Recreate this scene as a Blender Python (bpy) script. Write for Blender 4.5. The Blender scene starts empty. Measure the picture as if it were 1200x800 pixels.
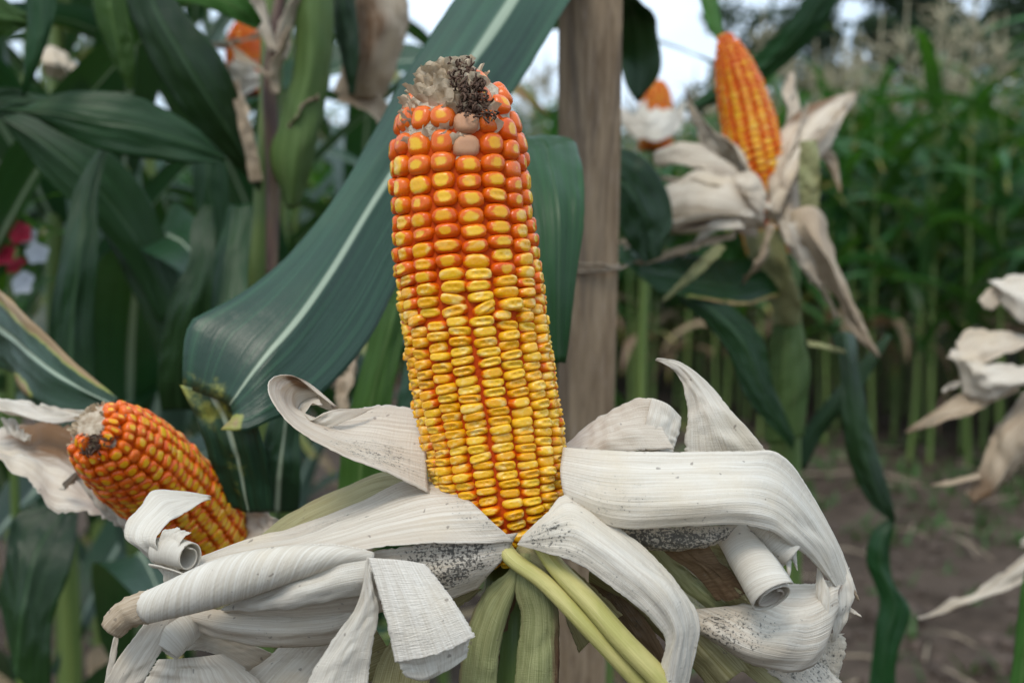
import bpy, bmesh, math, random
import numpy as np
from mathutils import Vector, Matrix

S = bpy.context.scene
COL = S.collection
R = math.radians
rnd = random.Random(7)

# ------------------------------------------------------------------ camera
CAMZ, PITCH, LENS = 1.15, R(4.84), 45.0
FPX = LENS / 36 * 1200
cd = bpy.data.cameras.new('camera')
cam = bpy.data.objects.new('camera', cd)
COL.objects.link(cam)
cam.location = (0, 0, CAMZ)
cam.rotation_euler = (math.pi / 2 - PITCH, 0, 0)
cd.lens = LENS; cd.sensor_width = 36
cd.clip_start = 0.01; cd.clip_end = 800
cd.dof.use_dof = True
cd.dof.focus_distance = 0.435
cd.dof.aperture_fstop = 11.5
S.camera = cam
S.render.resolution_x, S.render.resolution_y = 1024, 682

# ------------------------------------------------------------------ light
SUN_EL, SUN_AZ = R(56), R(205)          # azimuth clockwise from +Y
w = bpy.data.worlds.new('World'); S.world = w; w.use_nodes = True
nt = w.node_tree; N = nt.nodes; L = nt.links
bg = N['Background']; bg.inputs['Strength'].default_value = 0.1
sky = N.new('ShaderNodeTexSky'); sky.sky_type = 'NISHITA'; sky.sun_disc = False
sky.sun_elevation = SUN_EL; sky.sun_rotation = SUN_AZ
tc = N.new('ShaderNodeTexCoord')
sep = N.new('ShaderNodeSeparateXYZ'); L.new(tc.outputs['Generated'], sep.inputs[0])
mr = N.new('ShaderNodeMapRange'); L.new(sep.outputs['Z'], mr.inputs['Value'])
mr.inputs['From Min'].default_value = 0.0; mr.inputs['From Max'].default_value = 1.0
mr.inputs['To Min'].default_value = 9.6; mr.inputs['To Max'].default_value = 12.5   # overcast: brighter overhead
mp = N.new('ShaderNodeMapping'); L.new(tc.outputs['Generated'], mp.inputs['Vector'])
mp.inputs['Scale'].default_value = (1, 1, 2.6)
cn = N.new('ShaderNodeTexNoise'); L.new(mp.outputs[0], cn.inputs['Vector'])
cn.inputs['Scale'].default_value = 3.4; cn.inputs['Detail'].default_value = 5; cn.inputs['Roughness'].default_value = 0.5
cr = N.new('ShaderNodeMapRange'); L.new(cn.outputs['Fac'], cr.inputs['Value'])
cr.inputs['From Min'].default_value = 0.32; cr.inputs['From Max'].default_value = 0.68
cr.inputs['To Min'].default_value = 0.93; cr.inputs['To Max'].default_value = 1.12
mm = N.new('ShaderNodeMath'); mm.operation = 'MULTIPLY'
L.new(mr.outputs[0], mm.inputs[0]); L.new(cr.outputs[0], mm.inputs[1])
cc = N.new('ShaderNodeVectorMath'); cc.operation = 'SCALE'
cc.inputs[0].default_value = (0.80, 0.96, 1.15)
L.new(mm.outputs[0], cc.inputs['Scale'])
mx = N.new('ShaderNodeMix'); mx.data_type = 'RGBA'
cf = N.new('ShaderNodeMapRange'); L.new(cn.outputs['Fac'], cf.inputs['Value'])
cf.inputs['From Min'].default_value = 0.3; cf.inputs['From Max'].default_value = 0.55
cf.inputs['To Min'].default_value = 0.62; cf.inputs['To Max'].default_value = 1.0
L.new(cf.outputs[0], mx.inputs['Factor'])
L.new(sky.outputs[0], mx.inputs['A']); L.new(cc.outputs[0], mx.inputs['B'])
L.new(mx.outputs['Result'], bg.inputs['Color'])

sd = bpy.data.lights.new('sun', 'SUN'); sd.energy = 1.5; sd.angle = R(22); sd.color = (1, 0.91, 0.79)
so = bpy.data.objects.new('sun', sd); COL.objects.link(so)
sdir = Vector((math.sin(SUN_AZ) * math.cos(SUN_EL), math.cos(SUN_AZ) * math.cos(SUN_EL), math.sin(SUN_EL)))
so.rotation_euler = (-sdir).to_track_quat('-Z', 'Y').to_euler()
so.location = (0, -2, 6)

vs = S.view_settings
vs.view_transform = 'Standard'; vs.look = 'None'; vs.gamma = 1.0; vs.use_curve_mapping = False
vs.exposure = 0.28

# ------------------------------------------------------------------ helpers
CP, SP_ = math.cos(PITCH), math.sin(PITCH)
FW = np.array([0, CP, -SP_]); UP = np.array([0, SP_, CP]); RT = np.array([1.0, 0, 0])
CAM = np.array([0, 0, CAMZ])

def P(x, y, d):
    """a point of the place, d metres in front of the camera"""
    return CAM + d * (FW + (x - 600) / FPX * RT + (400 - y) / FPX * UP)

def pts(s, d0=None):
    """'x,y,d x,y,d' -> array of world points"""
    out = []
    for t in s.split():
        v = [float(q) for q in t.split(',')]
        out.append(P(v[0], v[1], v[2] if len(v) > 2 else d0))
    return np.array(out)

def spline(A, n):
    """Catmull-Rom resampling of a polyline to n points, even in chord length"""
    A = np.asarray(A, float)
    if len(A) == 2:
        return A[0] + (A[1] - A[0]) * np.linspace(0, 1, n)[:, None]
    B = np.vstack([2 * A[0] - A[1], A, 2 * A[-1] - A[-2]])
    k = 12
    t = np.linspace(0, 1, k, endpoint=False)[:, None]
    segs = []
    for i in range(1, len(B) - 2):
        p0, p1, p2, p3 = B[i - 1], B[i], B[i + 1], B[i + 2]
        segs.append(0.5 * (2 * p1 + (p2 - p0) * t + (2 * p0 - 5 * p1 + 4 * p2 - p3) * t ** 2 + (3 * p1 - p0 - 3 * p2 + p3) * t ** 3))
    D = np.vstack(segs + [A[-1:]])
    s = np.concatenate([[0], np.cumsum(np.linalg.norm(np.diff(D, axis=0)[:, :3], axis=1))])
    u = np.linspace(0, s[-1], n)
    return np.stack([np.interp(u, s, D[:, j]) for j in range(D.shape[1])], 1)

def link(name, me, parent=None, mats=None):
    o = bpy.data.objects.new(name, me); COL.objects.link(o)
    if mats is not None and not me.materials:
        for m in (mats if isinstance(mats, (list, tuple)) else [mats]): me.materials.append(m)
    if parent is not None: o.parent = parent
    return o

def mesh(name, V, F, uv=None, att=None, smooth=True, mi=None):
    me = bpy.data.meshes.new(name)
    me.from_pydata(np.asarray(V).tolist(), [], [list(f) for f in F])
    if smooth: me.polygons.foreach_set('use_smooth', np.ones(len(me.polygons), bool))
    if uv is not None:
        ul = me.uv_layers.new(name='UVMap')
        idx = np.zeros(len(me.loops), np.int32); me.loops.foreach_get('vertex_index', idx)
        ul.data.foreach_set('uv', np.asarray(uv, np.float32)[idx].ravel())
    for k, a in (att or {}).items():
        a = np.asarray(a, np.float32)
        if a.ndim == 1:
            me.attributes.new(k, 'FLOAT', 'POINT').data.foreach_set('value', a)
        else:
            me.attributes.new(k, 'FLOAT_VECTOR', 'POINT').data.foreach_set('vector', a.ravel())
    if mi is not None: me.polygons.foreach_set('material_index', np.asarray(mi, np.int32))
    me.update()
    return me

def grid_faces(nu, nv, off=0, wrap=False):
    F = []
    m = nv if wrap else nv - 1
    for i in range(nu - 1):
        for j in range(m):
            j2 = (j + 1) % nv
            F.append((off + i * nv + j, off + i * nv + j2, off + (i + 1) * nv + j2, off + (i + 1) * nv + j))
    return F

def thing(name, label, cat, loc, group=None):
    o = bpy.data.objects.new(name, None); COL.objects.link(o)
    o.location = tuple(loc); o.empty_display_size = 0.05
    o['label'] = label; o['category'] = cat
    if group: o['group'] = group
    return o

def pl(parent):
    v = np.zeros(3)
    while parent is not None: v = v + np.array(parent.location); parent = parent.parent
    return v

def vnoise(x, seed=0):
    """smooth 1-D value noise in -1..1"""
    r = np.random.RandomState(seed).rand(512) * 2 - 1
    x = np.asarray(x, float) + 100; i = np.floor(x).astype(int); f = x - i; f = f * f * (3 - 2 * f)
    return r[i % 512] * (1 - f) + r[(i + 1) % 512] * f

def blobs(U, Vv, bl):
    a = np.zeros_like(U)
    for (u, v, ru, rv, s) in bl or []:
        a = np.maximum(a, s * np.clip(1.25 - ((U - u) / ru) ** 2 - ((Vv - v) / rv) ** 2, 0, 1))
    return a

SEED = [100]
def sheet(name, rails, parent, mat, nu=56, nv=17, bulge=0.0, ribs=0.0, ribf=7, wave=0.0, wavef=3, mold=None, brown=None,
          thick=0.0005, label=None, ragged=0.0, crumple=0.0, fray=0.0, flat=None):
    """A leaf lofted through two or more edge curves (world points or 'x,y,d' strings): bulged, ribbed lengthwise, wavy at its edges."""
    SEED[0] += 7; sd_ = SEED[0]
    Rl = [spline(pts(r) if isinstance(r, str) else r, nu) for r in rails]
    G = np.zeros((nu, nv, 3))
    if flat is not None and len(Rl) == 3:        # keep a blade nearly flat, creased at its midrib
        a = (Rl[0] + Rl[2]) / 2; e = ((Rl[1] - a) @ FW)[:, None]
        Rl[1] = CAM + (Rl[1] - CAM) * (1 - (1 - flat) * e / (((Rl[1] - CAM) @ FW)[:, None]))
    for i in range(nu):
        G[i] = spline(np.array([r[i] for r in Rl]), nv) if len(Rl) > 2 else Rl[0][i] + (Rl[1][i] - Rl[0][i]) * np.linspace(0, 1, nv)[:, None]
    if flat is not None and len(Rl) == 3:
        v_ = np.linspace(0, 1, nv)[None, :, None]
        lin = np.where(v_ < .5, Rl[0][:, None] * (1 - 2 * v_) + Rl[1][:, None] * 2 * v_, Rl[1][:, None] * (2 - 2 * v_) + Rl[2][:, None] * (2 * v_ - 1))
        G = .35 * G + .65 * lin
    U, Vv = np.meshgrid(np.linspace(0, 1, nu), np.linspace(0, 1, nv), indexing='ij')
    du = np.gradient(G, axis=0); dv = np.gradient(G, axis=1)
    n = np.cross(du, dv); n /= np.linalg.norm(n, axis=2, keepdims=True) + 1e-12
    wd = np.linalg.norm(G[:, -1] - G[:, 0], axis=1)[:, None]
    h = bulge * wd * 4 * Vv * (1 - Vv)
    if ribs:
        h = h + ribs * (vnoise(Vv * ribf + 0.25 * np.sin(U * 5), sd_) + 0.5 * vnoise(Vv * ribf * 2.7 + U, sd_ + 1)) * np.minimum(1, U * 6 + .15)
    if wave:
        h = h + wave * (np.abs(2 * Vv - 1) ** 1.5) * vnoise(U * wavef + np.where(Vv > .5, 9, 0), sd_ + 2)
    if crumple:
        c1 = vnoise(U * 5.3 + Vv * 2.1, sd_ + 5) * vnoise(Vv * 4.1 - U * 3.3, sd_ + 6) + .55 * vnoise(U * 12 + Vv * 5, sd_ + 7) * vnoise(Vv * 9 - U * 7, sd_ + 8)
        h = h + crumple * c1 * np.minimum(1, U * 4 + .1)
    G = G + n * h[..., None]
    if fray:
        for j, j2, s_ in ((0, 1, 11), (-1, -2, 12)):
            e = np.abs(vnoise(np.arange(nu) * .9, sd_ + s_)) ** 2.5 * fray
            G[:, j] += (G[:, j2] - G[:, j]) * np.minimum(.9, e)[:, None]
    if ragged:
        du1 = G[-1] - G[-2]; du1 /= np.linalg.norm(du1, axis=1, keepdims=True) + 1e-9
        G[-1] += du1 * (ragged * vnoise(np.arange(nv) * 1.7, sd_ + 3))[:, None]
    V = G.reshape(-1, 3) - pl(parent)
    uv = np.stack([U.ravel(), Vv.ravel()], 1)
    me = mesh(name, V, grid_faces(nu, nv), uv, {'mold': blobs(U, Vv, mold).ravel(), 'brown': blobs(U, Vv, brown).ravel()})
    o = link(name, me, parent, mat)
    if thick:
        m = o.modifiers.new('solid', 'SOLIDIFY'); m.thickness = thick; m.offset = 0
    if label: o['label'] = label
    return o

def blade(name, mid, wid, side, parent, mat, fold=0.25, twist=None, nu=44, nv=13, wave=0.0, wavef=4, brown=None, mold=None, thick=0.0004, label=None):
    """A leaf blade along a midrib: mid = points, wid = half-width in metres along it, side = sideways vector(s), fold = V of the two halves"""
    M = spline(pts(mid) if isinstance(mid, str) else mid, nu)
    u = np.linspace(0, 1, nu)
    wd = np.interp(u, np.linspace(0, 1, len(wid)), wid)
    side = np.asarray(side, float)
    sv = spline(side, nu) if side.ndim == 2 else np.tile(side, (nu, 1))
    T = np.gradient(M, axis=0); T /= np.linalg.norm(T, axis=1, keepdims=True)
    sv = sv - (sv * T).sum(1)[:, None] * T; sv /= np.linalg.norm(sv, axis=1, keepdims=True)
    nn = np.cross(sv, T)
    v = np.linspace(-1, 1, nv)
    fo = np.interp(u, np.linspace(0, 1, len(fold)), fold) if isinstance(fold, (list, tuple)) else np.full(nu, fold)
    SEED[0] += 5
    G = M[:, None, :] + sv[:, None, :] * (v[None, :, None] * wd[:, None, None])
    h = fo[:, None] * wd[:, None] * np.abs(v)[None, :] ** 1.3
    U, Vv = np.meshgrid(u, (v + 1) / 2, indexing='ij')
    if wave:
        h = h + wave * (np.abs(v)[None, :] ** 2) * vnoise(U * wavef + np.where(Vv > .5, 11, 0), SEED[0])
    G = G + nn[:, None, :] * h[..., None]
    V = G.reshape(-1, 3) - pl(parent)
    me = mesh(name, V, grid_faces(nu, nv), np.stack([U.ravel(), Vv.ravel()], 1), {'brown': blobs(U, Vv, brown).ravel(), 'mold': blobs(U, Vv, mold).ravel()})
    o = link(name, me, parent, mat)
    if thick:
        m = o.modifiers.new('solid', 'SOLIDIFY'); m.thickness = thick; m.offset = 0
    if label: o['label'] = label
    return o

def frames(A):
    T = np.gradient(A, axis=0); T /= np.linalg.norm(T, axis=1, keepdims=True) + 1e-12
    ref = np.array([0, 0, 1.0]) if abs(T[0][2]) < .8 else np.array([1.0, 0, 0])
    X = np.zeros_like(A); x = np.cross(T[0], ref)
    for i in range(len(A)):
        x = x - (x @ T[i]) * T[i]; x /= np.linalg.norm(x) + 1e-12; X[i] = x
    return T, X, np.cross(T, X)

def tube(path, rad, n=24, seg=12, squash=1.0, rib=0.0, cap=True, lump=0.0, seed=1):
    """tube geometry along a path with interpolated radii -> V, F, uv"""
    A = spline(path, n); r = np.interp(np.linspace(0, 1, n), np.linspace(0, 1, len(rad)), rad)
    T, X, Y = frames(A)
    a = np.linspace(0, 2 * np.pi, seg, endpoint=False)
    rr = r[:, None] * (1 + rib * np.cos(a * 4)[None, :])
    if lump: rr = rr * (1 + lump * vnoise(np.arange(n)[:, None] * .6 + np.arange(seg)[None, :] * 7.3, seed))
    V = A[:, None] + (X[:, None] * np.cos(a)[None, :, None] + Y[:, None] * np.sin(a)[None, :, None] * squash) * rr[..., None]
    F = grid_faces(n, seg, 0, True)
    uv = np.stack(np.meshgrid(np.linspace(0, 1, n), np.linspace(0, 1, seg), indexing='ij'), -1).reshape(-1, 2)
    V = V.reshape(-1, 3)
    if cap:
        F = F + [tuple(range(seg))[::-1], tuple((n - 1) * seg + k for k in range(seg))]
    return V, F, uv

def tube_part(name, path, rad, parent, mat, label=None, **k):
    V, F, uv = tube(pts(path) if isinstance(path, str) else np.asarray(path, float), rad, **k)
    o = link(name, mesh(name, V - pl(parent), F, uv), parent, mat)
    if label: o['label'] = label
    return o

def scroll(name, path, rad, parent, mat, turns=1.6, inner=0.55, phase=0.0, skew=0.5, nu=40, nv=44, mold=None, brown=None, thick=0.0005, label=None, cone=0.0):
    """a leaf rolled up into a loose paper tube round a path: a spiral section, the seam creeping along the tube"""
    A = spline(pts(path) if isinstance(path, str) else path, nu); r = np.interp(np.linspace(0, 1, nu), np.linspace(0, 1, len(rad)), rad)
    T, X, Y = frames(A)
    U, Vv = np.meshgrid(np.linspace(0, 1, nu), np.linspace(0, 1, nv), indexing='ij')
    a = phase + Vv * turns * 2 * np.pi + U * skew
    SEED[0] += 3
    rr = r[:, None] * (1 - (1 - inner) * Vv) * (1 + .05 * vnoise(U * 4 + Vv * 3, SEED[0]))
    V = A[:, None] + X[:, None] * (np.cos(a) * rr)[..., None] + Y[:, None] * (np.sin(a) * rr)[..., None]
    V = V + T[:, None] * (cone * r[:, None] * (Vv - .5))[..., None]
    uv = np.stack([(U * .3 + Vv * .5).ravel(), (U * 3.2 + Vv * 1.7).ravel()], 1)
    o = link(name, mesh(name, V.reshape(-1, 3) - pl(parent), grid_faces(nu, nv), uv, {'mold': blobs(U, Vv, mold).ravel(), 'brown': blobs(U, Vv, brown).ravel()}), parent, mat)
    m = o.modifiers.new('solid', 'SOLIDIFY'); m.thickness = thick; m.offset = 0
    if label: o['label'] = label
    return o

class Join:
    """several shapes gathered into one mesh"""
    def __init__(s): s.V, s.F, s.uv, s.att, s.n = [], [], [], {}, 0
    def add(s, V, F, uv=None, att=None):
        s.V.append(np.asarray(V, float)); s.F += [tuple(i + s.n for i in f) for f in F]; k = len(V)
        s.uv.append(np.zeros((k, 2)) if uv is None else uv)
        for a, b in (att or {}).items(): s.att.setdefault(a, []).append(np.asarray(b, float))
        s.n += k
    def build(s, name, parent, mat, smooth=True, off=None, stuff=False):
        V = np.vstack(s.V) - (pl(parent) if off is None else off)
        o = link(name, mesh(name, V, s.F, np.vstack(s.uv), {a: np.concatenate(b) for a, b in s.att.items()}, smooth), parent, mat)
        if stuff: o['kind'] = 'stuff'
        return o

# ------------------------------------------------------------------ materials
class NT:
    def __init__(s, name):
        s.m = bpy.data.materials.new(name); s.m.use_nodes = True; s.t = s.m.node_tree; s.t.nodes.clear()
        s.out = s.t.nodes.new('ShaderNodeOutputMaterial')
    def n(s, typ, ins=None, **k):
        nd = s.t.nodes.new('ShaderNode' + typ)
        for a, b in k.items(): setattr(nd, a, b)
        for a, b in (ins or {}).items(): s.set(nd, a, b)
        return nd
    def set(s, nd, a, b):
        i = nd.inputs[a]
        if isinstance(b, bpy.types.NodeSocket): s.t.links.new(b, i)
        else: i.default_value = b
    def math(s, op, a, b=None, c=None, clamp=False):
        nd = s.t.nodes.new('ShaderNodeMath'); nd.operation = op; nd.use_clamp = clamp
        for i, v in enumerate((a, b, c)):
            if v is not None: s.set(nd, i, v)
        return nd.outputs[0]
    def ramp(s, v, a, b, lo=0.0, hi=1.0, smooth=True):
        nd = s.n('MapRange', {'Value': v, 'From Min': a, 'From Max': b, 'To Min': lo, 'To Max': hi})
        if smooth: nd.interpolation_type = 'SMOOTHSTEP'
        return nd.outputs[0]
    def mix(s, f, a, b, mode='MIX'):
        nd = s.t.nodes.new('ShaderNodeMix'); nd.data_type = 'RGBA'; nd.blend_type = mode
        s.set(nd, 'Factor', f)
        for k, v in (('A', a), ('B', b)): s.set(nd, k, v if isinstance(v, bpy.types.NodeSocket) else (*v, 1)[:4])
        return nd.outputs['Result']
    def attr(s, name, vec=False):
        nd = s.n('Attribute', attribute_name=name); return nd.outputs['Vector' if vec else 'Fac']
    def noise(s, vec, scale, detail=3, rough=.5, dist=0):
        nd = s.n('TexNoise', {'Vector': vec, 'Scale': scale, 'Detail': detail, 'Roughness': rough, 'Distortion': dist}); return nd.outputs['Fac']
    def scaled(s, vec, sc):
        return s.n('Mapping', {'Vector': vec, 'Scale': sc}).outputs[0]
    def uv(s): return s.n('UVMap').outputs[0] if False else s.n('TexCoord').outputs['UV']
    def obj(s): return s.n('TexCoord').outputs['Object']
    def pos(s): return s.n('NewGeometry').outputs['Position']
    def rand(s): return s.n('ObjectInfo').outputs['Random']
    def bump(s, h, strength=.3, dist=.001):
        return s.n('Bump', {'Height': h, 'Strength': strength, 'Distance': dist}).outputs[0]
    def end(s, shader):
        s.t.links.new(shader, s.out.inputs['Surface']); return s.m

def mat_leaf(name, dark, light, rib, trans, tf=.22, rough=.42, dry=(.34, .22, .10), spec=.5, ribs=.85, ribw=1.0):
    k = NT(name); uv = k.uv()
    sx = k.n('SeparateXYZ', {'Vector': uv}); u, v = sx.outputs[0], sx.outputs[1]
    c = k.math('ABSOLUTE', k.math('SUBTRACT', v, .5))
    wr = k.math('MULTIPLY_ADD', u, -.045 * ribw, .062 * ribw)
    midm = k.ramp(k.math('DIVIDE', c, wr), .35, 1.0, 1, 0)
    vein = k.noise(k.scaled(uv, (1.5, 46, 1)), 1, 2)
    big = k.noise(k.pos(), 9, 3)
    col = k.mix(k.ramp(big, .3, .7), dark, light)
    col = k.mix(k.math('MULTIPLY', k.ramp(vein, .45, .7), .55), col, tuple(min(1, x * 1.9) for x in light))
    hv = k.n('HueSaturation', {'Hue': k.math('MULTIPLY_ADD', k.rand(), .03, .485), 'Value': k.math('MULTIPLY_ADD', k.rand(), .5, .75), 'Color': col}).outputs[0]
    col = k.mix(k.math('MULTIPLY', midm, ribs), hv, rib)
    br = k.math('ADD', k.attr('brown'), k.math('MULTIPLY', k.math('SUBTRACT', k.noise(k.pos(), 75, 4, .6), .5), k.math('MULTIPLY', k.ramp(k.attr('brown'), 0.02, .2), 1.1)))
    col = k.mix(k.ramp(br, .25, .5), col, (.30, .32, .06))
    col = k.mix(k.ramp(br, .5, .8), col, dry)
    h = k.math('ADD', k.math('MULTIPLY', vein, .8), k.math('MULTIPLY', midm, -1.2))
    h = k.math('ADD', h, k.math('MULTIPLY', k.noise(k.pos(), 140, 2), .4))
    nb = k.bump(h, .5, .0016)
    spk = k.math('MULTIPLY_ADD', k.noise(k.pos(), 60, 3), .25, rough - .12)
    p = k.n('BsdfPrincipled', {'Base Color': col, 'Roughness': spk, 'Normal': nb, 'Specular IOR Level': spec})
    t = k.n('BsdfTranslucent', {'Color': k.mix(k.math('MULTIPLY', midm, .7), k.mix(k.ramp(br, .3, .7), trans, (.25, .17, .06)), (.10, .16, .03)), 'Normal': nb})
    return k.end(k.n('MixShader', {0: tf, 1: p.outputs[0], 2: t.outputs[0]}).outputs[0])

def mat_husk(name, base, streak, dry=(.20, .105, .045), tf=.18, moldc=(.05, .048, .042), cross_=.35, bst=.5, lw=1.0):
    k = NT(name); uv = k.uv(); ob = k.obj()
    f1 = k.noise(k.scaled(uv, (1.2, 34, 1)), 1, 4, .6)
    f2 = k.noise(k.scaled(uv, (2.5, 120, 1)), 1, 2)
    big = k.noise(ob, 26, 4, .6)
    col = k.mix(k.ramp(f1, .36, .66), tuple(x * .93 for x in base), streak)
    col = k.mix(k.math('MULTIPLY', k.ramp(f2, .58, .75), .3), col, tuple(x * .66 for x in base))
    col = k.mix(k.math('MULTIPLY', k.ramp(big, .46, .72), .7), col, tuple(x * y for x, y in zip(streak, (.88, .81, .70))))
    col = k.mix(k.math('MULTIPLY', k.ramp(k.noise(k.scaled(uv, (3, 70, 1)), 1, 3, .6), .63, .72), .35), col, (.42, .33, .24))
    b = k.attr('brown')
    br = k.math('ADD', b, k.math('MULTIPLY', k.math('SUBTRACT', k.noise(k.scaled(uv, (5, 26, 1)), 1, 5, .65), .5), k.math('MULTIPLY', k.ramp(b, .02, .2), 1.2)))
    col = k.mix(k.ramp(br, .15, .6), col, tuple(.5 * x + .5 * y for x, y in zip(dry, streak)))
    col = k.mix(k.ramp(br, .5, .9), col, dry)
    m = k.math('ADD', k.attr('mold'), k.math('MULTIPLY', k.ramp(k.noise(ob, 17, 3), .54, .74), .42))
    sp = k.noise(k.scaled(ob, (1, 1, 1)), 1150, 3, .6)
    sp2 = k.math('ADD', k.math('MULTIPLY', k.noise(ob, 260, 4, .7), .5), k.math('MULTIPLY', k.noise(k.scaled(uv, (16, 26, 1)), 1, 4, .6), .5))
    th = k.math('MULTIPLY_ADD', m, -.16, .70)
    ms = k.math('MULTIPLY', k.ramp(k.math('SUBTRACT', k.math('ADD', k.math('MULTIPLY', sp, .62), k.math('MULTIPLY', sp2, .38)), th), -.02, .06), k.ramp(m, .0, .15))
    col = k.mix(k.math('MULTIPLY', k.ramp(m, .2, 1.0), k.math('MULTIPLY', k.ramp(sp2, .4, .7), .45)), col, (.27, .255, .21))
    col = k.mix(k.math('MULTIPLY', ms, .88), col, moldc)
    few = k.ramp(k.noise(ob, 330, 1), .735, .77)
    col = k.mix(k.math('MULTIPLY', few, .6), col, (.16, .12, .09))
    cross = k.noise(k.scaled(uv, (110, 5, 1)), 1, 2)
    h = k.math('ADD', k.math('MULTIPLY', f1, .6 * lw), k.math('ADD', k.math('MULTIPLY', f2, .45 * lw), k.math('MULTIPLY', cross, cross_)))
    nb = k.bump(h, bst, .0016)
    p = k.n('BsdfPrincipled', {'Base Color': col, 'Roughness': .62, 'Normal': nb, 'Specular IOR Level': .3})
    t = k.n('BsdfTranslucent', {'Color': k.mix(.5, col, tuple(x * .9 for x in streak)), 'Normal': nb})
    return k.end(k.n('MixShader', {0: tf, 1: p.outputs[0], 2: t.outputs[0]}).outputs[0])

def mat_kernel():
    k = NT('kernel'); co = k.attr('kco', True)
    sx = k.n('SeparateXYZ', {'Vector': co}); x, y, z = sx.outputs
    ks = k.attr('kseed')
    seedv = k.n('CombineXYZ', {'X': k.math('MULTIPLY', k.rand(), 37), 'Y': k.math('MULTIPLY', ks, 91), 'Z': 0}).outputs[0]
    nv = k.n('VectorMath', {0: co, 1: seedv}, operation='ADD').outputs[0]
    rho = k.math('POWER', k.math('ADD', k.math('POWER', k.math('ABSOLUTE', x), 2.6), k.math('POWER', k.math('ABSOLUTE', y), 2.6)), .385)
    rho = k.math('ADD', rho, k.math('MULTIPLY', k.math('SUBTRACT', k.noise(nv, 1.3, 3, .6), .5), .75))
    cap = k.attr('cap')
    rho = k.math('SUBTRACT', rho, k.math('ADD', cap, k.math('MULTIPLY', k.math('SUBTRACT', k.rand(), .5), .28)))
    yel = k.math('MULTIPLY', k.ramp(rho, -.14, .12, 1, 0), k.ramp(z, .30, .66))
    hs = k.math('FRACT', k.math('ADD', k.math('MULTIPLY', k.rand(), 7.13), ks))
    orange = k.mix(hs, (.60, .080, .002), (.70, .140, .003))
    orange = k.mix(k.ramp(cap, .55, .25), orange, (.68, .135, .014))
    yellow = k.mix(k.ramp(hs, .2, 1.0), (.74, .335, .004), (.78, .44, .018))
    yellow = k.mix(k.math('MULTIPLY', k.ramp(k.noise(nv, .9, 2), .5, .7), k.ramp(cap, .5, .9, .2, .75)), yellow, (.84, .60, .20))
    col = k.mix(yel, orange, yellow)
    rough = k.math('MULTIPLY_ADD', k.noise(nv, 3, 3), .22, .10)
    nb = k.bump(k.noise(k.scaled(nv, (3, 5, 3)), 1.6, 3), .12, .0004)
    p = k.n('BsdfPrincipled', {'Base Color': col, 'Roughness': rough, 'Normal': nb, 'Subsurface Weight': .32, 'Subsurface Scale': .0026, 'Specular IOR Level': .36})
    p.inputs['Subsurface Radius'].default_value = (1, .35, .08)
    return k.end(p.outputs[0])

def mat_plain(name, a, b, scale=40, rough=.7, spec=.3, bump=.3, bd=.002, stretch=(1, 1, 1), trans=None, tf=0.2, det=4):
    k = NT(name); ob = k.scaled(k.obj(), stretch)
    nz = k.noise(ob, scale, det, .6)
    col = k.mix(k.ramp(nz, .3, .7), a, b)
    nb = k.bump(k.noise(ob, scale * 2.3, 4, .6), bump, bd)
    p = k.n('BsdfPrincipled', {'Base Color': col, 'Roughness': rough, 'Normal': nb, 'Specular IOR Level': spec})
    if trans is None: return k.end(p.outputs[0])
    t = k.n('BsdfTranslucent', {'Color': (*trans, 1)})
    return k.end(k.n('MixShader', {0: tf, 1: p.outputs[0], 2: t.outputs[0]}).outputs[0])

def mat_stalk(name, a, b, streak):
    k = NT(name); uv = k.uv()
    f = k.noise(k.scaled(uv, (2, 26, 1)), 1, 3, .6); g = k.noise(k.scaled(uv, (5, 4, 1)), 1, 3)
    col = k.mix(k.ramp(g, .35, .65), a, b)
    col = k.mix(k.math('MULTIPLY', k.ramp(f, .55, .72), .55), col, streak)
    p = k.n('BsdfPrincipled', {'Base Color': col, 'Roughness': .5, 'Normal': k.bump(f, .3, .0015), 'Specular IOR Level': .4})
    return k.end(p.outputs[0])

def mat_wood():
    k = NT('weathered_wood'); ob = k.obj()
    f = k.noise(k.scaled(ob, (190, 190, 3.2)), 1, 5, .65, .4)
    g = k.noise(k.scaled(ob, (55, 55, 1.3)), 1, 4, .6, .8)
    fine = k.noise(k.scaled(ob, (620, 620, 14)), 1, 3, .6)
    col = k.mix(k.ramp(f, .3, .7), (.155, .106, .064), (.31, .228, .145))
    col = k.mix(k.math('MULTIPLY', k.ramp(g, .5, .68), .65), col, (.10, .076, .058))
    col = k.mix(k.math('MULTIPLY', k.ramp(fine, .55, .75), .35), col, (.37, .30, .25))
    h = k.math('ADD', f, k.math('MULTIPLY', fine, .7))
    p = k.n('BsdfPrincipled', {'Base Color': col, 'Roughness': .8, 'Normal': k.bump(h, .6, .0016), 'Specular IOR Level': .2})
    return k.end(p.outputs[0])

def mat_soil():
    k = NT('soil'); ps = k.pos()
    a = k.noise(ps, 1.3, 5, .6); b = k.noise(ps, 14, 6, .65); c = k.noise(ps, 70, 4, .6)
    col = k.mix(k.ramp(b, .3, .7), (.034, .024, .017), (.082, .060, .044))
    col = k.mix(k.math('MULTIPLY', k.ramp(a, .42, .62), .6), col, (.118, .088, .067))
    col = k.mix(k.math('MULTIPLY', k.ramp(c, .62, .75), .4), col, (.26, .205, .16))
    h = k.math('ADD', b, k.math('MULTIPLY', c, .4))
    p = k.n('BsdfPrincipled', {'Base Color': col, 'Roughness': .95, 'Normal': k.bump(h, .9, .03), 'Specular IOR Level': .15})
    return k.end(p.outputs[0])

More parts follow.
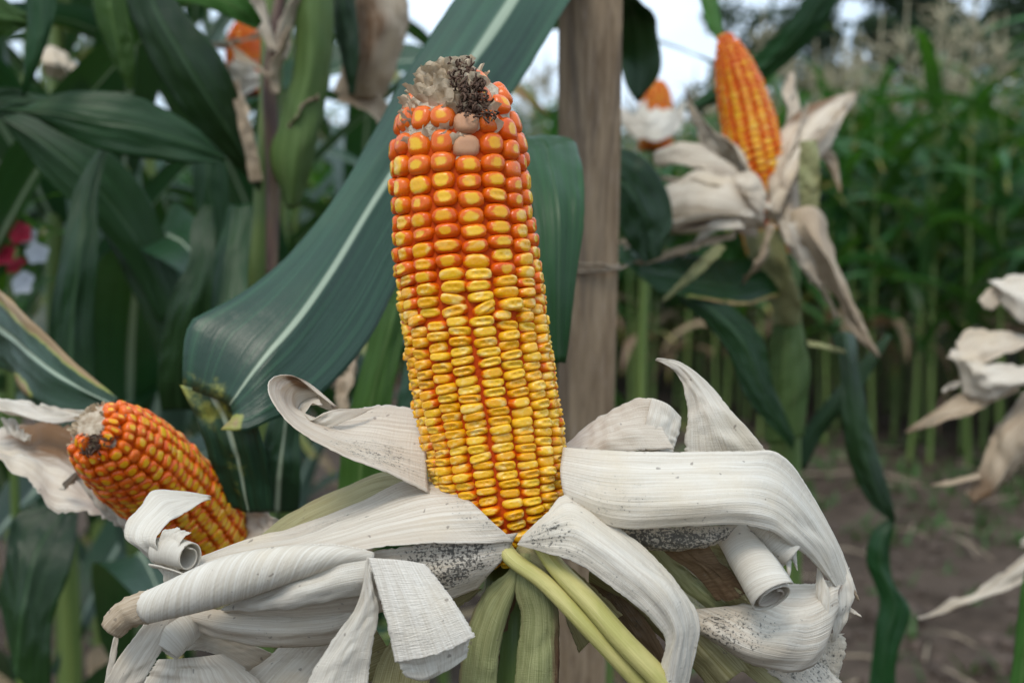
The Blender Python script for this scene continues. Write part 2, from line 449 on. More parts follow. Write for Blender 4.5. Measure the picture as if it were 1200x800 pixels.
M = dict(
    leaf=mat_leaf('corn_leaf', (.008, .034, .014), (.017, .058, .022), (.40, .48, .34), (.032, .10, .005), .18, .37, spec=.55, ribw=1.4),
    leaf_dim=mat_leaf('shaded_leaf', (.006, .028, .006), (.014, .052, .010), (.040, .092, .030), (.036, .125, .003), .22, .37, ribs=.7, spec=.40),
    leaf_field=mat_leaf('field_leaf', (.015, .058, .014), (.036, .110, .026), (.12, .21, .07), (.070, .21, .010), .28, .38, spec=.42),
    leaf_fresh=mat_leaf('fresh_leaf', (.030, .092, .014), (.055, .135, .022), (.13, .23, .06), (.10, .26, .012), .32, .44, spec=.25),
    dead_leaf=mat_leaf('dead_leaf', (.20, .14, .085), (.30, .215, .135), (.38, .30, .20), (.25, .15, .06), .2, .7, spec=.2),
    husk=mat_husk('dry_husk', (.66, .565, .445), (.775, .71, .60), tf=.24),
    husk_torn=mat_husk('torn_husk', (.64, .52, .385), (.77, .68, .545), tf=.24),
    husk_white=mat_husk('white_husk', (.72, .645, .525), (.82, .77, .67), tf=.22),
    husk_wrinkled=mat_husk('wrinkled_husk', (.72, .65, .54), (.82, .77, .68), tf=.18, cross_=1.0, bst=.5, lw=.2),
    husk_tan=mat_husk('tan_husk', (.43, .32, .21), (.57, .46, .33), dry=(.17, .085, .035)),
    husk_green=mat_husk('green_husk', (.22, .235, .085), (.38, .37, .19), dry=(.16, .09, .03), tf=.2),
    husk_olive=mat_husk('olive_husk', (.30, .26, .10), (.50, .45, .25), dry=(.16, .09, .03), tf=.22),
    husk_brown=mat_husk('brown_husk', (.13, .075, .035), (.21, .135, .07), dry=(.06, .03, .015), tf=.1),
    stalk_sheath=mat_husk('stalk_sheath', (.060, .115, .022), (.105, .165, .045), dry=(.15, .075, .04), tf=.15),
    sheath=mat_husk('green_sheath', (.235, .25, .095), (.36, .365, .17), dry=(.15, .075, .04), tf=.15),
    shank=mat_stalk('pale_stem', (.40, .37, .11), (.52, .46, .17), (.58, .50, .24)),
    stalk=mat_stalk('corn_stalk', (.085, .14, .03), (.14, .19, .045), (.20, .21, .06)),
    stalk_red=mat_stalk('reddish_stalk', (.10, .055, .045), (.15, .10, .06), (.17, .16, .06)),
    tassel=mat_plain('tassel', (.32, .28, .17), (.48, .43, .29), 90, .8, trans=(.2, .17, .08)),
    kernel=mat_kernel(),
    cob=mat_plain('cob_core', (.40, .038, .002), (.52, .070, .003), 220, .6, spec=.1),
    chaff=mat_plain('chaff', (.42, .30, .18), (.70, .58, .42), 160, .75, bump=.5, bd=.0008, trans=(.5, .4, .25)),
    pith=mat_plain('cob_pith', (.30, .22, .14), (.56, .47, .35), 240, .85, bump=.8, bd=.0015),
    silk=mat_plain('dried_silk', (.050, .026, .016), (.14, .08, .05), 300, .8),
    wood=mat_wood(), soil=mat_soil(),
    twine=mat_plain('twine', (.20, .15, .10), (.30, .24, .17), 300, .9),
    petal_red=mat_plain('red_petal', (.55, .02, .05), (.65, .06, .11), 60, .5, trans=(.6, .04, .08), tf=.3),
    petal_white=mat_plain('white_petal', (.68, .70, .74), (.78, .79, .82), 60, .5, trans=(.6, .6, .65), tf=.3),
    bark=mat_plain('bark', (.05, .038, .028), (.09, .07, .055), 20, .9),
    treeleaf=mat_plain('tree_leaf', (.020, .040, .018), (.045, .075, .032), 1.5, .5, trans=(.05, .10, .02), tf=.2),
    weed=mat_plain('weed', (.035, .080, .022), (.070, .135, .040), 6, .6, trans=(.08, .17, .02), tf=.25),
    straw=mat_plain('straw', (.24, .19, .13), (.38, .31, .22), 30, .85),
    clod=mat_plain('clod', (.050, .036, .027), (.115, .085, .066), 25, .95, bump=.8, bd=.01),
)
# ------------------------------------------------------------------ ears
def kernel_geo(p=2.8, tx=.15, dent=.05, seg=14, lump=0.0, seed=0, f=1.0):
    rings = [(.80, -.45), (.97, .05), (1.0, .45), (.965, .72), (.86, .88), (.60, .975), (.30, 1.0)]
    r = np.random.RandomState(seed)
    a = np.linspace(0, 2 * np.pi, seg, endpoint=False)
    ex = 2 / p
    cx = np.sign(np.cos(a)) * np.abs(np.cos(a)) ** ex; cy = np.sign(np.sin(a)) * np.abs(np.sin(a)) ** ex
    V, C = [], []
    ph = r.rand(4) * 6.3
    for s, z in rings:
        wob = 1 + lump * (np.sin(a * 2 + ph[0]) + .6 * np.sin(a * 3 + ph[1]))
        x = cx * s * wob; y = cy * (s * f + s ** .6 * (1 - f)) * wob if z > .4 else cy * s * wob
        zz = np.full(seg, z) + (.05 * np.sin(ph[2]) * x + .05 * np.sin(ph[3]) * y) * (z > .3)
        zz = zz - dent * np.exp(-(y / .3) ** 2) * (np.abs(x) < .75) * (z > .9)
        V.append(np.stack([x * (1 - tx * max(0, z)), y * (1 - .05 * max(0, z)), zz], 1)); C.append(np.stack([cx * s, cy * s, np.full(seg, z)], 1))
    V.append(np.array([[0, 0, 1.005 - dent]])); C.append(np.array([[0, 0, 1.0]]))
    F = grid_faces(len(rings), seg, 0, True)
    k = (len(rings) - 1) * seg; c = len(rings) * seg
    F += [(k + i, k + (i + 1) % seg, c) for i in range(seg)]
    return np.vstack(V), F, np.vstack(C)

KLIB = {}
def kernel_mesh(zone, var, seg=14):
    """zone 0 = broad dented kernel low on the ear .. 7 = round bead near its tip"""
    if (zone, var, seg) not in KLIB:
        f = zone / 7
        g = kernel_geo(3.2 - .8 * f, .20 - .13 * f, .10 * (1 - f) * (0.3 + .8 * (var % 3)), seg, .02 + .02 * f, zone * 10 + var, f)
        cap = (1.12, 1.04, .92, .78, .66, .55, .44, .12)[zone] + (var - 2) * .06
        me = mesh('kernel', g[0], g[1], None, {'kco': g[2], 'cap': np.full(len(g[0]), cap), 'kseed': np.full(len(g[0]), (var * .37 + zone * .19) % 1)})
        me.materials.append(M['kernel'])
        KLIB[(zone, var, seg)] = (me, g, cap)
    return KLIB[(zone, var, seg)]

def make_ear(root, axis, rows, spacing, depth, tend, zone, seed, maxparts=300, jit=.06, seg=14, split=None, cull=-.25, wfac=.5, ymax=None):
    """cob core and kernels in rows; axis = 'x,y,d,r' with r in photo pixels, base first"""
    rr = np.random.RandomState(seed)
    A = []
    for t in axis.split():
        x, y, d, r = map(float, t.split(','))
        A.append(list(P(x, y, d)) + [r * d / FPX])
    n = 240
    A = spline(np.array(A), n); C3 = A[:, :3]; rad = A[:, 3]
    T = np.gradient(C3, axis=0); T /= np.linalg.norm(T, axis=1, keepdims=True)
    arc = np.concatenate([[0], np.cumsum(np.linalg.norm(np.diff(C3, axis=0), axis=1))]); Ltot = arc[-1]
    def at(t):
        i = np.clip(t, 0, 1) * (n - 1)
        f = lambda B: np.array([np.interp(i, np.arange(n), B[:, k]) for k in range(3)])
        return f(C3), f(T) / np.linalg.norm(f(T)), np.interp(i, np.arange(n), rad)
    def frame(t):
        c, a, r = at(t)
        fr = CAM - c; fr = fr - (fr @ a) * a; fr /= np.linalg.norm(fr)
        ri = np.cross(a, fr); ri = ri if ri @ RT > 0 else -ri
        return c, a, r, fr, ri
    ks = []
    groups = [(0, 1.1, rows)] if split is None else [(0, split[0], split[1]), (split[0], 1.1, rows)]
    for lo, hi, nr in groups:
        for k in range(nr):
            th0 = 2 * np.pi * (k + .35) / nr + rr.randn() * .007
            s = lo * Ltot + rr.rand() * spacing(lo) * Ltot * .9 * (1 if lo == 0 else .4)
            while s < Ltot:
                t = s / Ltot
                th = (th0 + np.pi) % (2 * np.pi) - np.pi
                if t > min(hi + rr.randn() * .008, tend(th)): break
                sp = spacing(t) * (1 + rr.randn() * jit)
                mess = 1.0 if split is None else 1 + 1.6 * math.exp(-((t - split[0]) / .035) ** 2)
                c, a, r, fr, ri = frame(t)
                dr = (at(min(1, t + .02))[2] - at(max(0, t - .02))[2]) / (Ltot * .04 + 1e-9)
                thj = th + rr.randn() * jit * .16 * mess
                rd = math.cos(thj) * fr + math.sin(thj) * ri
                tg = -math.sin(thj) * fr + math.cos(thj) * ri
                Z = rd - a * max(-1.6, min(.6, dr)) * .8; Z /= np.linalg.norm(Z)
                Y = np.cross(Z, tg); Y /= np.linalg.norm(Y)
                rot = rr.randn() * .05 * mess
                X2 = tg * math.cos(rot) + Y * math.sin(rot); Y2 = Y * math.cos(rot) - tg * math.sin(rot)
                w_ = wfac * 2 * np.pi * r / nr * (1 + rr.randn() * jit * .4)
                w_ = max(w_, depth * .30)
                b_ = sp * Ltot * .52
                dz = depth * (1 + rr.randn() * .05)
                b = c + rd * (r - depth) + rd * rr.randn() * depth * .035 * mess
                zn = int(np.clip(round(zone(t) + rr.randn() * .4), 0, 7))
                view = CAM - (c + rd * r); view /= np.linalg.norm(view)
                sc = (rd @ view)
                ks.append((sc * w_ * b_ if sc > 0 else sc, b, np.stack([X2 * w_, Y2 * b_ * 1.06, Z * dz], 1), zn, rr.randint(5), t, thj))
                s += sp * Ltot
    ks = [k for k in ks if k[0] > cull]
    order = sorted(range(len(ks)), key=lambda i: -ks[i][0] * (0.02 if ymax and ks[i][5] < ymax(ks[i][6]) else 1))
    off = pl(root); J = Join(); out = []
    for rank, i in enumerate(order):
        sc, b, Mx, zn, var, t, th = ks[i]
        me, g, cap = kernel_mesh(zn, var, seg)
        if rank < maxparts and sc > 0:
            o = bpy.data.objects.new('kernel', me); COL.objects.link(o); o.parent = root
            m4 = Matrix.Identity(4)
            for q in range(3):
                for p_ in range(3): m4[q][p_] = Mx[q, p_]
                m4[q][3] = b[q] - off[q]
            o.matrix_basis = m4; out.append((o, t, th))
        else:
            V = g[0] @ Mx.T + b
            J.add(V, g[1], None, {'kco': g[2], 'cap': np.full(len(V), cap + rr.randn() * .08), 'kseed': np.full(len(V), rr.rand())})
    if J.n: J.build('kernels', root, M['kernel'], stuff=True)
    # cob core under the kernels
    a = np.linspace(0, 2 * np.pi, 28, endpoint=False); ts = np.linspace(0, 1, 40); V = []
    for t in ts:
        c, ax, r, fr, ri = frame(t)
        q = max(.001, r - depth * .40) * (1 if t < .93 else 1 - (t - .93) * 5)
        V.append(c + q * (np.cos(a)[:, None] * fr + np.sin(a)[:, None] * ri))
    F = grid_faces(40, 28, 0, True) + [tuple(range(39 * 28, 40 * 28))]
    link('cob_core', mesh('cob_core', np.vstack(V) - off, F), root, M['cob'])
    return frame, Ltot, out

def ear_tip(root, frame, Ltot, t0, seed, nsc=110, size=.0055, silk=(0.25, .5), nsilk=170, slo=-1.2, shi=.35, shrink=.62, up=.004, thmid=-.3, spread=2.9):
    """the bare end of the cob: lumpy pith, papery chaff, a tuft of dry silk"""
    rr = np.random.RandomState(seed); a = np.linspace(0, 2 * np.pi, 26, endpoint=False); V = []
    ts = np.linspace(t0 - .06, 1, 12)
    for i, t in enumerate(ts):
        c, ax, r, fr, ri = frame(t)
        q = r * shrink * (1 + .13 * vnoise(a * 2.2 + i * 1.1, seed)) 
        V.append(c + ax * (up * (i / 11) + .0012 * vnoise(a * 3 + i, seed + 1))[:, None] * 1 + q[:, None] * (np.cos(a)[:, None] * fr + np.sin(a)[:, None] * ri))
    V.append((frame(1)[0] + frame(1)[1] * (up + .001))[None]); k = 12 * 26
    F = grid_faces(12, 26, 0, True) + [(11 * 26 + i, 11 * 26 + (i + 1) % 26, k) for i in range(26)]
    link('cob_tip', mesh('cob_tip', np.vstack(V) - pl(root), F), root, M['pith'])
    J = Join()
    for _ in range(nsc):
        t = t0 - .03 + rr.rand() ** .8 * (1.0 - t0 + .03); th = thmid + (rr.rand() - .5) * spread if rr.rand() < .75 or t < .95 else rr.rand() * 6.28
        c, ax, r, fr, ri = frame(t)
        rd = math.cos(th) * fr + math.sin(th) * ri; tg = -math.sin(th) * fr + math.cos(th) * ri
        f = (t - t0) / (1 - t0)
        base = c + rd * r * shrink * rr.uniform(.75, 1.12) + ax * up * max(0, f)
        d = rd * rr.uniform(.0, .42) * (1 - .4 * f) + ax * rr.uniform(.45, 1.0) + tg * rr.uniform(-.6, .6); d /= np.linalg.norm(d)
        sd_ = np.cross(d, rd + rr.randn(3) * .3); sd_ /= np.linalg.norm(sd_); nn = np.cross(sd_, d)
        l = size * rr.uniform(.5, 1.15); wd = size * rr.uniform(.35, .6); cup = rr.uniform(.3, .9)
        G = []
        for i in range(4):
            for j in range(5):
                u = i / 3; v = (j - 2) / 2
                ww = wd * (.5 + .9 * u - .75 * u ** 3)
                G.append(base + d * l * u + sd_ * ww * v + nn * (-cup * ww * v * v + l * .25 * u * u * rr.uniform(.5, 1.4)))
        J.add(G, grid_faces(4, 5))
    J.build('chaff', root, M['chaff'], stuff=True)
    if nsilk:
        J = Join()
        for _ in range(nsilk):
            t = t0 + .02 + rr.rand() * (1 - t0 - .02); th = slo + rr.rand() * (shi - slo)
            c, ax, r, fr, ri = frame(t)
            rd = math.cos(th) * fr + math.sin(th) * ri; tg = -math.sin(th) * fr + math.cos(th) * ri
            b = c + rd * r * (shrink + .12) * rr.uniform(.85, 1.18) + ax * up * (t - t0) / (1 - t0)
            p1 = b + (rr.randn(3)) * .0009 + rd * .0006; p2 = p1 + rr.randn(3) * .0008; p3 = p2 + rr.randn(3) * .0009
            Vt, Ft, uvt = tube(np.array([b, p1, p2, p3]), [.00034, .00042, .0003], n=6, seg=4)
            J.add(Vt, Ft, uvt)
        J.build('dried_silk', root, M['silk'], stuff=True)

# ---- the main ear
AX = '605,646,.448,60 598,620,.448,72 590,590,.448,79 576,500,.45,85 561,415,.45,87 550,330,.45,87 541,240,.45,84 537,170,.45,80 536,130,.45,67 534,110,.45,51 531,93,.45,31'
ear = thing('corn_ear', 'large peeled corn ear upright in front of the post, its tip bare and chaffy', 'corn', P(602, 640, .447))
def ztop(th):
    d = math.degrees(th)
    if -48 < d < 18: return .90
    if 18 <= d < 150: return .90 + .075 * min(1, (d - 18) / 25)
    if -150 < d <= -48: return .90 + .06 * min(1, (-48 - d) / 15)
    return .96
def zsp(t): return float(np.interp(t, [0, .1, .3, .5, .56, .62, .68, .76, .84, .92, 1], [9, 9.8, 10.6, 11.8, 13.6, 16.2, 18.0, 20.5, 24, 27, 28])) / 552
def zz(t): return float(np.interp(t, [0, .45, .52, .6, .67, .76, .85, .91], [0, .4, 1.6, 3.2, 4.6, 5.6, 6.2, 7.0]))
fr_, Lt, kern = make_ear(ear, AX, 16, zsp, .0062, ztop, zz, 3, maxparts=300, wfac=.49, split=(.51, 18),
                         ymax=lambda th: .055 + .035 * abs(th))
ear_tip(ear, fr_, Lt, .87, 5, nsc=300, size=.0050, nsilk=300, slo=.0, shi=.50, shrink=.84, up=.0028, thmid=-.35, spread=2.0)
gm = M['kernel'].copy(); gm.name = 'grey_kernel'
M['grey_kernel'] = mat_plain('spoiled_kernel', (.55, .20, .05), (.50, .34, .24), 210, .5)
grey = sorted([k for k in kern if .82 < k[1] and -.05 < k[2] < .45], key=lambda k: -k[1])[:3]
for o, t, th in grey:
    o.data = o.data.copy(); o.data.materials.clear(); o.data.materials.append(M['grey_kernel']); o['label'] = 'grey spoiled kernel just under the silk tuft'

# ---- husk leaves of the main ear
def H(mat, rails=None, label=None, **k):
    k.setdefault('thick', .00026); k.setdefault('crumple', .0012); k.setdefault('fray', .5); k['ribs'] = k.get('ribs', 0) * .42; k['ribf'] = k.get('ribf', 7) * 2.2
    return sheet('husk_leaf', rails, ear, M[mat], label=label, **k)
# left side: back olive leaf, curled upper leaf, long pale leaf, rolled leaf, hanging flap, strips
H('husk_olive', ['520,556,.475 455,552,.478 400,571,.48 335,603,.485 290,640,.49', '530,600,.462 470,590,.46 420,606,.462 370,628,.468 320,662,.472'], bulge=.08, ribs=.0006,
  brown=[(.5, .1, .3, .2, .4)])
H('husk', ['503,578,.432 452,553,.424 402,535,.42 354,508,.42 326,482,.424 313,456,.43 322,441,.441 345,440,.452 368,455,.458 392,476,.457',
           '500,530,.445 450,513,.448 410,507,.446 372,497,.444 348,483,.444 334,464,.447 340,455,.453 352,453,.458 372,462,.462 394,478,.461',
           '499,480,.462 452,474,.470 415,480,.472 390,490,.468 368,496,.462 352,490,.459 350,477,.459 360,470,.462 376,476,.465 396,482,.464'],
  bulge=.03, ribs=.0005, nu=80, nv=21, mold=[(.20, .30, .22, .30, .95), (.05, .2, .1, .3, .6)], brown=[(.82, .35, .07, .45, .9), (1, .5, .03, .8, .6)])
H('husk_white', ['397,479,.452 380,483,.449 366,490,.448 358,482,.452 366,472,.456 378,474,.455', '440,478,.462 404,494,.452 376,503,.450 352,496,.452 350,476,.460 372,464,.462'], ribs=.0003, nu=36, nv=9)
H('husk', ['508,566,.452 470,566,.45 430,582,.448 380,604,.45 325,628,.452 268,640,.456 215,655,.46',
           '560,600,.424 490,604,.424 420,622,.428 355,640,.434 300,650,.438 250,662,.442 205,676,.447',
           '603,632,.4185 530,637,.414 450,645,.414 390,655,.418 330,668,.424 270,680,.430 205,694,.438'],
  bulge=.05, ribs=.0009, ribf=9, nu=90, nv=27, wave=.002, mold=[(.42, .25, .25, .3, .62), (.03, .75, .08, .5, .7), (.3, .05, .12, .2, .5)], brown=[(.5, .3, .2, .2, .25)])
# mouldy inner face between the long leaf and the flap
H('husk', ['607,624,.4215 560,630,.4175 500,636,.417 430,646,.417 350,658,.421 262,668,.432',
           '585,664,.419 540,676,.417 480,686,.416 420,690,.417 350,700,.42 268,712,.43',
           '560,690,.425 515,705,.423 455,716,.423 400,724,.425 335,726,.428 262,716,.435'],
  bulge=-.06, ribs=.0004, nu=80, nv=21, mold=[(.22, .35, .24, .6, 1.3), (.50, .55, .12, .5, .45), (.06, .3, .1, .4, .8)], label='pale husk leaf with dark mould specks on its inner face')
H('husk_white', ['437,650,.4115 400,657,.4105 352,676,.413 300,698,.419 262,710,.424', '436,672,.4095 398,680,.4085 350,694,.410 300,709,.416 262,712,.4235', '430,697,.412 395,703,.411 350,712,.413 300,716,.418 262,714,.4235'],
  bulge=.10, ribs=.0005, mold=[(.1, .7, .14, .35, .55)])
H('husk', ['430,700,.428 380,712,.427 320,716,.43 262,714,.436 210,712,.444', '432,720,.424 380,734,.424 318,740,.426 258,733,.433 208,718,.442', '440,742,.43 385,755,.43 318,758,.432 262,748,.438 208,724,.446'],
  bulge=.04, ribs=.0004, mold=[(.5, .45, .5, .6, .34)], label='low husk leaf sprinkled with fine brown specks')
scroll('husk_roll', '438,652,.412 415,650,.411 385,651,.411 350,657,.412 305,667,.413 255,682,.415 205,699,.418 170,711,.421', [.0012, .0036, .0062, .0078, .0084, .0080, .0066, .0055], ear, M['husk_white'], turns=1.7, inner=.6, phase=5.3, skew=1.2, nu=64,
       label='tightly rolled white husk leaf pointing left')
tube_part('husk_tip', '178,708,.421 160,714,.421 144,722,.4215 131,736,.422', [.0052, .0053, .0048, .0042], ear, M['husk_tan'], n=18, seg=14, lump=.12, label='ragged brownish end of the rolled husk leaf')
# strip that bends up over the smaller ear, with an inner curl
H('husk_white', ['212,700,.452 190,672,.449 162,646,.446 144,630,.448 147,608,.452 166,586,.458 181,573,.464 215,575,.470 245,580,.474',
                 '228,700,.449 206,674,.442 186,650,.437 180,634,.436 189,619,.440 205,606,.449 222,598,.459 236,591,.468 245,586,.473'
                 ], bulge=.04, ribs=.0004, nu=70, wave=.001, ragged=.001)
scroll('husk_roll', '184,646,.443 204,648,.440 222,653,.436', [.0058, .0060, .0056], ear, M['husk_white'], turns=1.6, inner=.55, phase=.6, skew=.3, label='small curl of white husk in front of the leaning ear')
H('husk_white', ['196,700,.444 190,668,.440 184,640,.438 192,622,.440 208,617,.443', '212,700,.441 210,668,.437 210,645,.435 216,630,.436 224,624,.440'], bulge=.15, ribs=.0003)
# hanging front flap with its folded end
H('husk_wrinkled', crumple=.0003, rails=['431,653,.4035 442,690,.4005 453,730,.398 463,776,.3975', '466,656,.4025 484,692,.399 500,730,.3965 512,766,.3955', '499,661,.4035 522,690,.4 540,716,.398 558,745,.3975'],
  bulge=.03, ribs=.0002, nu=64, nv=24, mold=[(.75, .3, .05, .06, .5)], ragged=.0004, label='short white flap of husk hanging in front, cut square with fine cross wrinkles')
H('husk_white', ['462,770,.4005 468,782,.4015 476,792,.402', '508,758,.4 506,778,.4010 502,797,.4018', '552,740,.4005 550,756,.4015 547,770,.4022'], bulge=.0, ribs=.0002, nu=20)
H('husk_white', ['430,652,.4035 438,690,.403 444,716,.4035 436,760,.404 430,815,.405', '432,652,.404 430,700,.4025 416,740,.402 398,772,.402 380,815,.403', '430,655,.405 420,705,.404 396,742,.405 372,776,.406 352,815,.407'],
  bulge=.05, ribs=.0004, label='narrow white husk strip hanging down to the lower edge')
H('husk', ['186,706,.435 160,742,.432 135,776,.43 114,815,.43', '212,716,.437 196,750,.434 178,782,.432 160,815,.432'], bulge=.08, ribs=.0004)
H('husk', ['136,735,.45 130,760,.45 122,800,.45', '140,737,.45 137,765,.45 133,800,.45'], nu=20, nv=5, bulge=.1)
scroll('husk_roll', '222,720,.446 204,740,.44 190,760,.437', [.0085, .0083, .0062], ear, M['husk_white'], turns=1.3, inner=.6, phase=0, skew=1, label='short stubby roll of husk under the long rolled leaf')
H('husk', ['236,722,.452 260,735,.452 290,752,.455 330,770,.46', '212,762,.45 236,762,.448 262,770,.45 296,790,.455'], bulge=.1, ribs=.0005)
H('husk', ['185,772,.446 166,800,.446 150,830,.446', '262,765,.443 300,792,.442 330,830,.442'], bulge=.1, ribs=.0006)
H('husk', ['330,755,.452 310,772,.45 284,790,.448 260,812,.448', '372,752,.449 360,780,.445 352,800,.443 345,822,.442', '430,745,.452 410,780,.45 392,805,.448 380,830,.448'], bulge=.06, ribs=.0008)
H('husk_olive', ['440,735,.462 400,752,.462 350,770,.464', '470,780,.458 430,800,.458 370,822,.46'], bulge=.1, ribs=.0005)
H('husk', ['250,772,.47 300,765,.47 345,775,.47', '265,830,.468 320,815,.468 360,830,.468'], bulge=.1, ribs=.0006, brown=[(.6, .3, .3, .4, .5)])
H('husk_olive', ['520,690,.440 480,720,.442 446,770,.445 430,820,.445', '566,690,.436 530,720,.435 510,760,.436 500,820,.438'], bulge=.1, ribs=.0004)

# right side
H('husk', ['663,520,.470 700,492,.470 740,468,.466 765,466,.462', '662,526,.463 700,512,.460 735,500,.457 778,502,.456', '664,532,.458 705,530,.455 750,528,.453 790,526,.452'], bulge=.04, ribs=.0007, brown=[(.05, .8, .15, .3, .55), (.3, .9, .3, .2, .3)])
H('husk_white', ['763,466,.462 756,495,.458 748,530,.458', '782,474,.4605 774,502,.458 768,530,.457', '799,490,.461 795,510,.459 788,532,.457'], bulge=.06, ribs=.0005, nu=26)
H('husk_white', ['803,545,.463 802,520,.464 806,490,.466 804,462,.467 793,438,.468 780,427,.468 768,422,.468',
                 '860,545,.462 850,518,.460 836,490,.460 824,468,.463 806,441,.466 790,427,.467 769,420.5,.468',
                 '915,548,.466 886,512,.464 858,482,.464 840,458,.465 815,436,.467 795,424,.468 770,419.5,.468'], bulge=.07, ribs=.0005, nu=60, brown=[(1, .5, .05, 1, .35)])
H('husk_white', ['660,524,.440 720,528,.432 800,529,.43 870,529,.433 912,533,.440 950,578,.449 984,640,.456 1003,694,.46',
                 '656,552,.432 720,560,.422 800,561,.418 865,563,.42 912,575,.428 946,604,.437 972,645,.446 990,690,.455',
                 '660,578,.428 715,592,.418 800,593,.413 862,592,.414 903,604,.420 935,628,.430 960,652,.441 982,688,.452',
                 '664,590,.43 718,617,.42 800,618,.416 858,615,.416 900,621,.421 925,637,.429 948,654,.439 976,684,.45'],
  bulge=.02, ribs=.0007, ribf=13, nu=110, nv=33, mold=[(.12, .6, .16, .35, .55), (.10, .95, .1, .15, .6), (.02, .3, .05, .6, .5), (.45, .1, .3, .08, .35)],
  label='broad white husk leaf stretching right and bending down at its end')
H('husk_white', ['612,628,.4185 640,600,.42 663,578,.427 705,603,.424 752,640,.42 800,690,.417 818,727,.416 815,762,.416 803,815,.418',
                 '609,633,.4165 640,620,.413 672,614,.413 705,635,.410 748,668,.407 782,700,.406 796,735,.407 793,765,.409 785,815,.412',
                 '606,638,.4165 640,648,.413 676,660,.411 716,688,.409 752,715,.409 776,742,.410 779,758,.411 774,776,.413 766,815,.415'],
  bulge=.04, ribs=.0008, ribf=10, nu=100, nv=31, mold=[(.10, .65, .16, .4, .75), (.35, .9, .3, .12, .6)], label='white husk leaf in front, running diagonally down and creased at its tip')
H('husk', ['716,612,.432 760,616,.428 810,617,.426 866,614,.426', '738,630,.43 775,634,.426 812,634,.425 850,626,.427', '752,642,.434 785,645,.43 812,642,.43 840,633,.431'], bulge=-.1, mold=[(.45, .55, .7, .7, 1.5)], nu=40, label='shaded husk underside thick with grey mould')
H('husk_green', ['748,630,.446 768,660,.442 800,690,.44 840,720,.442', '780,640,.444 800,662,.441 826,684,.44 858,712,.441'], bulge=.1, ribs=.0004)
H('husk_brown', ['772,640,.437 800,634,.434 828,634,.434', '800,668,.433 828,664,.430 852,664,.431', '840,704,.437 862,702,.435 876,694,.436'], bulge=.12, ribs=.001, ribf=9, label='dark brown dry husk leaf inside the fold')
H('husk_olive', ['826,632,.440 850,640,.438 872,650,.438', '838,680,.436 862,690,.434 886,694,.435', '852,712,.442 880,716,.440 905,712,.440'], bulge=.08, mold=[(.5, .5, .6, .6, .8)], ribs=.0005)
scroll('husk_roll', '858,628,.437 878,656,.43 895,682,.422 906,700,.418', [.0062, .0073, .0078, .0080], ear, M['husk_white'], turns=2.1, inner=.42, phase=3.9, skew=.2, nu=36, label='fat rolled husk leaf whose open end faces the front', brown=[(1, .9, .1, .3, .5)])
scroll('husk_roll', '880,618,.44 906,634,.436 928,652,.434', [.0070, .0068, .0052], ear, M['husk_white'], turns=1.5, inner=.55, phase=1.0, skew=.4, nu=30, label='smaller husk roll under the broad leaf')
H('husk_white', ['918,648,.434 922,668,.432 921,684,.432', '928,650,.433 927,668,.432 923,684,.432'], nu=14, nv=4)
H('husk_white', ['926,650,.434 930,660,.434 934,668,.434', '934,646,.435 934,656,.434 935,668,.434'], nu=12, nv=4)
H('husk', ['912,682,.455 945,684,.455 975,678,.458 996,664,.460', '868,712,.44 905,726,.436 945,724,.44 978,700,.45', '800,718,.44 838,738,.43 880,760,.428 935,762,.432 962,742,.441 978,712,.452', '780,716,.446 822,742,.436 866,772,.432 918,787,.434 950,779,.441 966,752,.452'],
  bulge=-.05, ribs=.0005, nu=70, nv=27, mold=[(.22, .72, .3, .35, .9), (.5, .55, .3, .3, .5), (.75, .9, .2, .3, .4)], label='cupped husk leaf at lower right with scattered dark specks')
H('husk_white', ['958,660,.451 956,690,.447 959,720,.446 960,745,.448 956,765,.449', '972,690,.445 972,712,.443 970,735,.444 965,755,.447 958,770,.449'], bulge=.1, ribs=.0004, nu=30)
H('husk_white', ['990,658,.457 1001,690,.455 992,725,.456 978,750,.458', '976,684,.452 982,702,.45 980,726,.451 975,752,.456'], bulge=.12, ribs=.0004, nu=30, brown=[(.1, .8, .15, .6, .7)])
H('husk_tan', ['985,672,.459 994,684,.458 1006,704,.458', '992,668,.460 999,682,.459 1007,702,.458'], nu=16, nv=4, bulge=.2, brown=[(.5, .5, .5, .6, .6)])
H('husk', ['992,716,.456 1000,719,.456 1009,722,.456', '994,710,.456 1001,714,.456 1009,721,.456'], nu=10, nv=3)
H('husk', ['800,725,.456 850,762,.452 910,795,.45 950,830,.45', '850,735,.46 890,760,.458 950,775,.458 985,800,.46', '990,742,.462 992,760,.462 985,785,.462 975,830,.464'], bulge=.05, mold=[(.5, .5, .7, .7, .95)], ribs=.0004, label='lowest husk leaf on the right, grey with mould')
H('husk_olive', ['790,720,.450 850,768,.446 905,815,.446', '800,712,.452 860,756,.45 925,805,.452'], bulge=.15, ribs=.0004)
H('husk_olive', ['690,690,.448 740,722,.446 790,760,.446 840,815,.448', '700,655,.440 750,690,.436 800,730,.438 860,790,.440', '760,640,.452 800,680,.45 850,730,.452 890,790,.456'], bulge=.07, mold=[(.35, .8, .4, .25, .8)], ribs=.0006)
H('husk_brown', ['676,690,.446 700,720,.444 735,770,.446 760,815,.448', '712,672,.444 742,705,.440 775,755,.440 800,815,.444'], bulge=.08, mold=[(.3, .7, .3, .3, .8)], ribs=.0005)
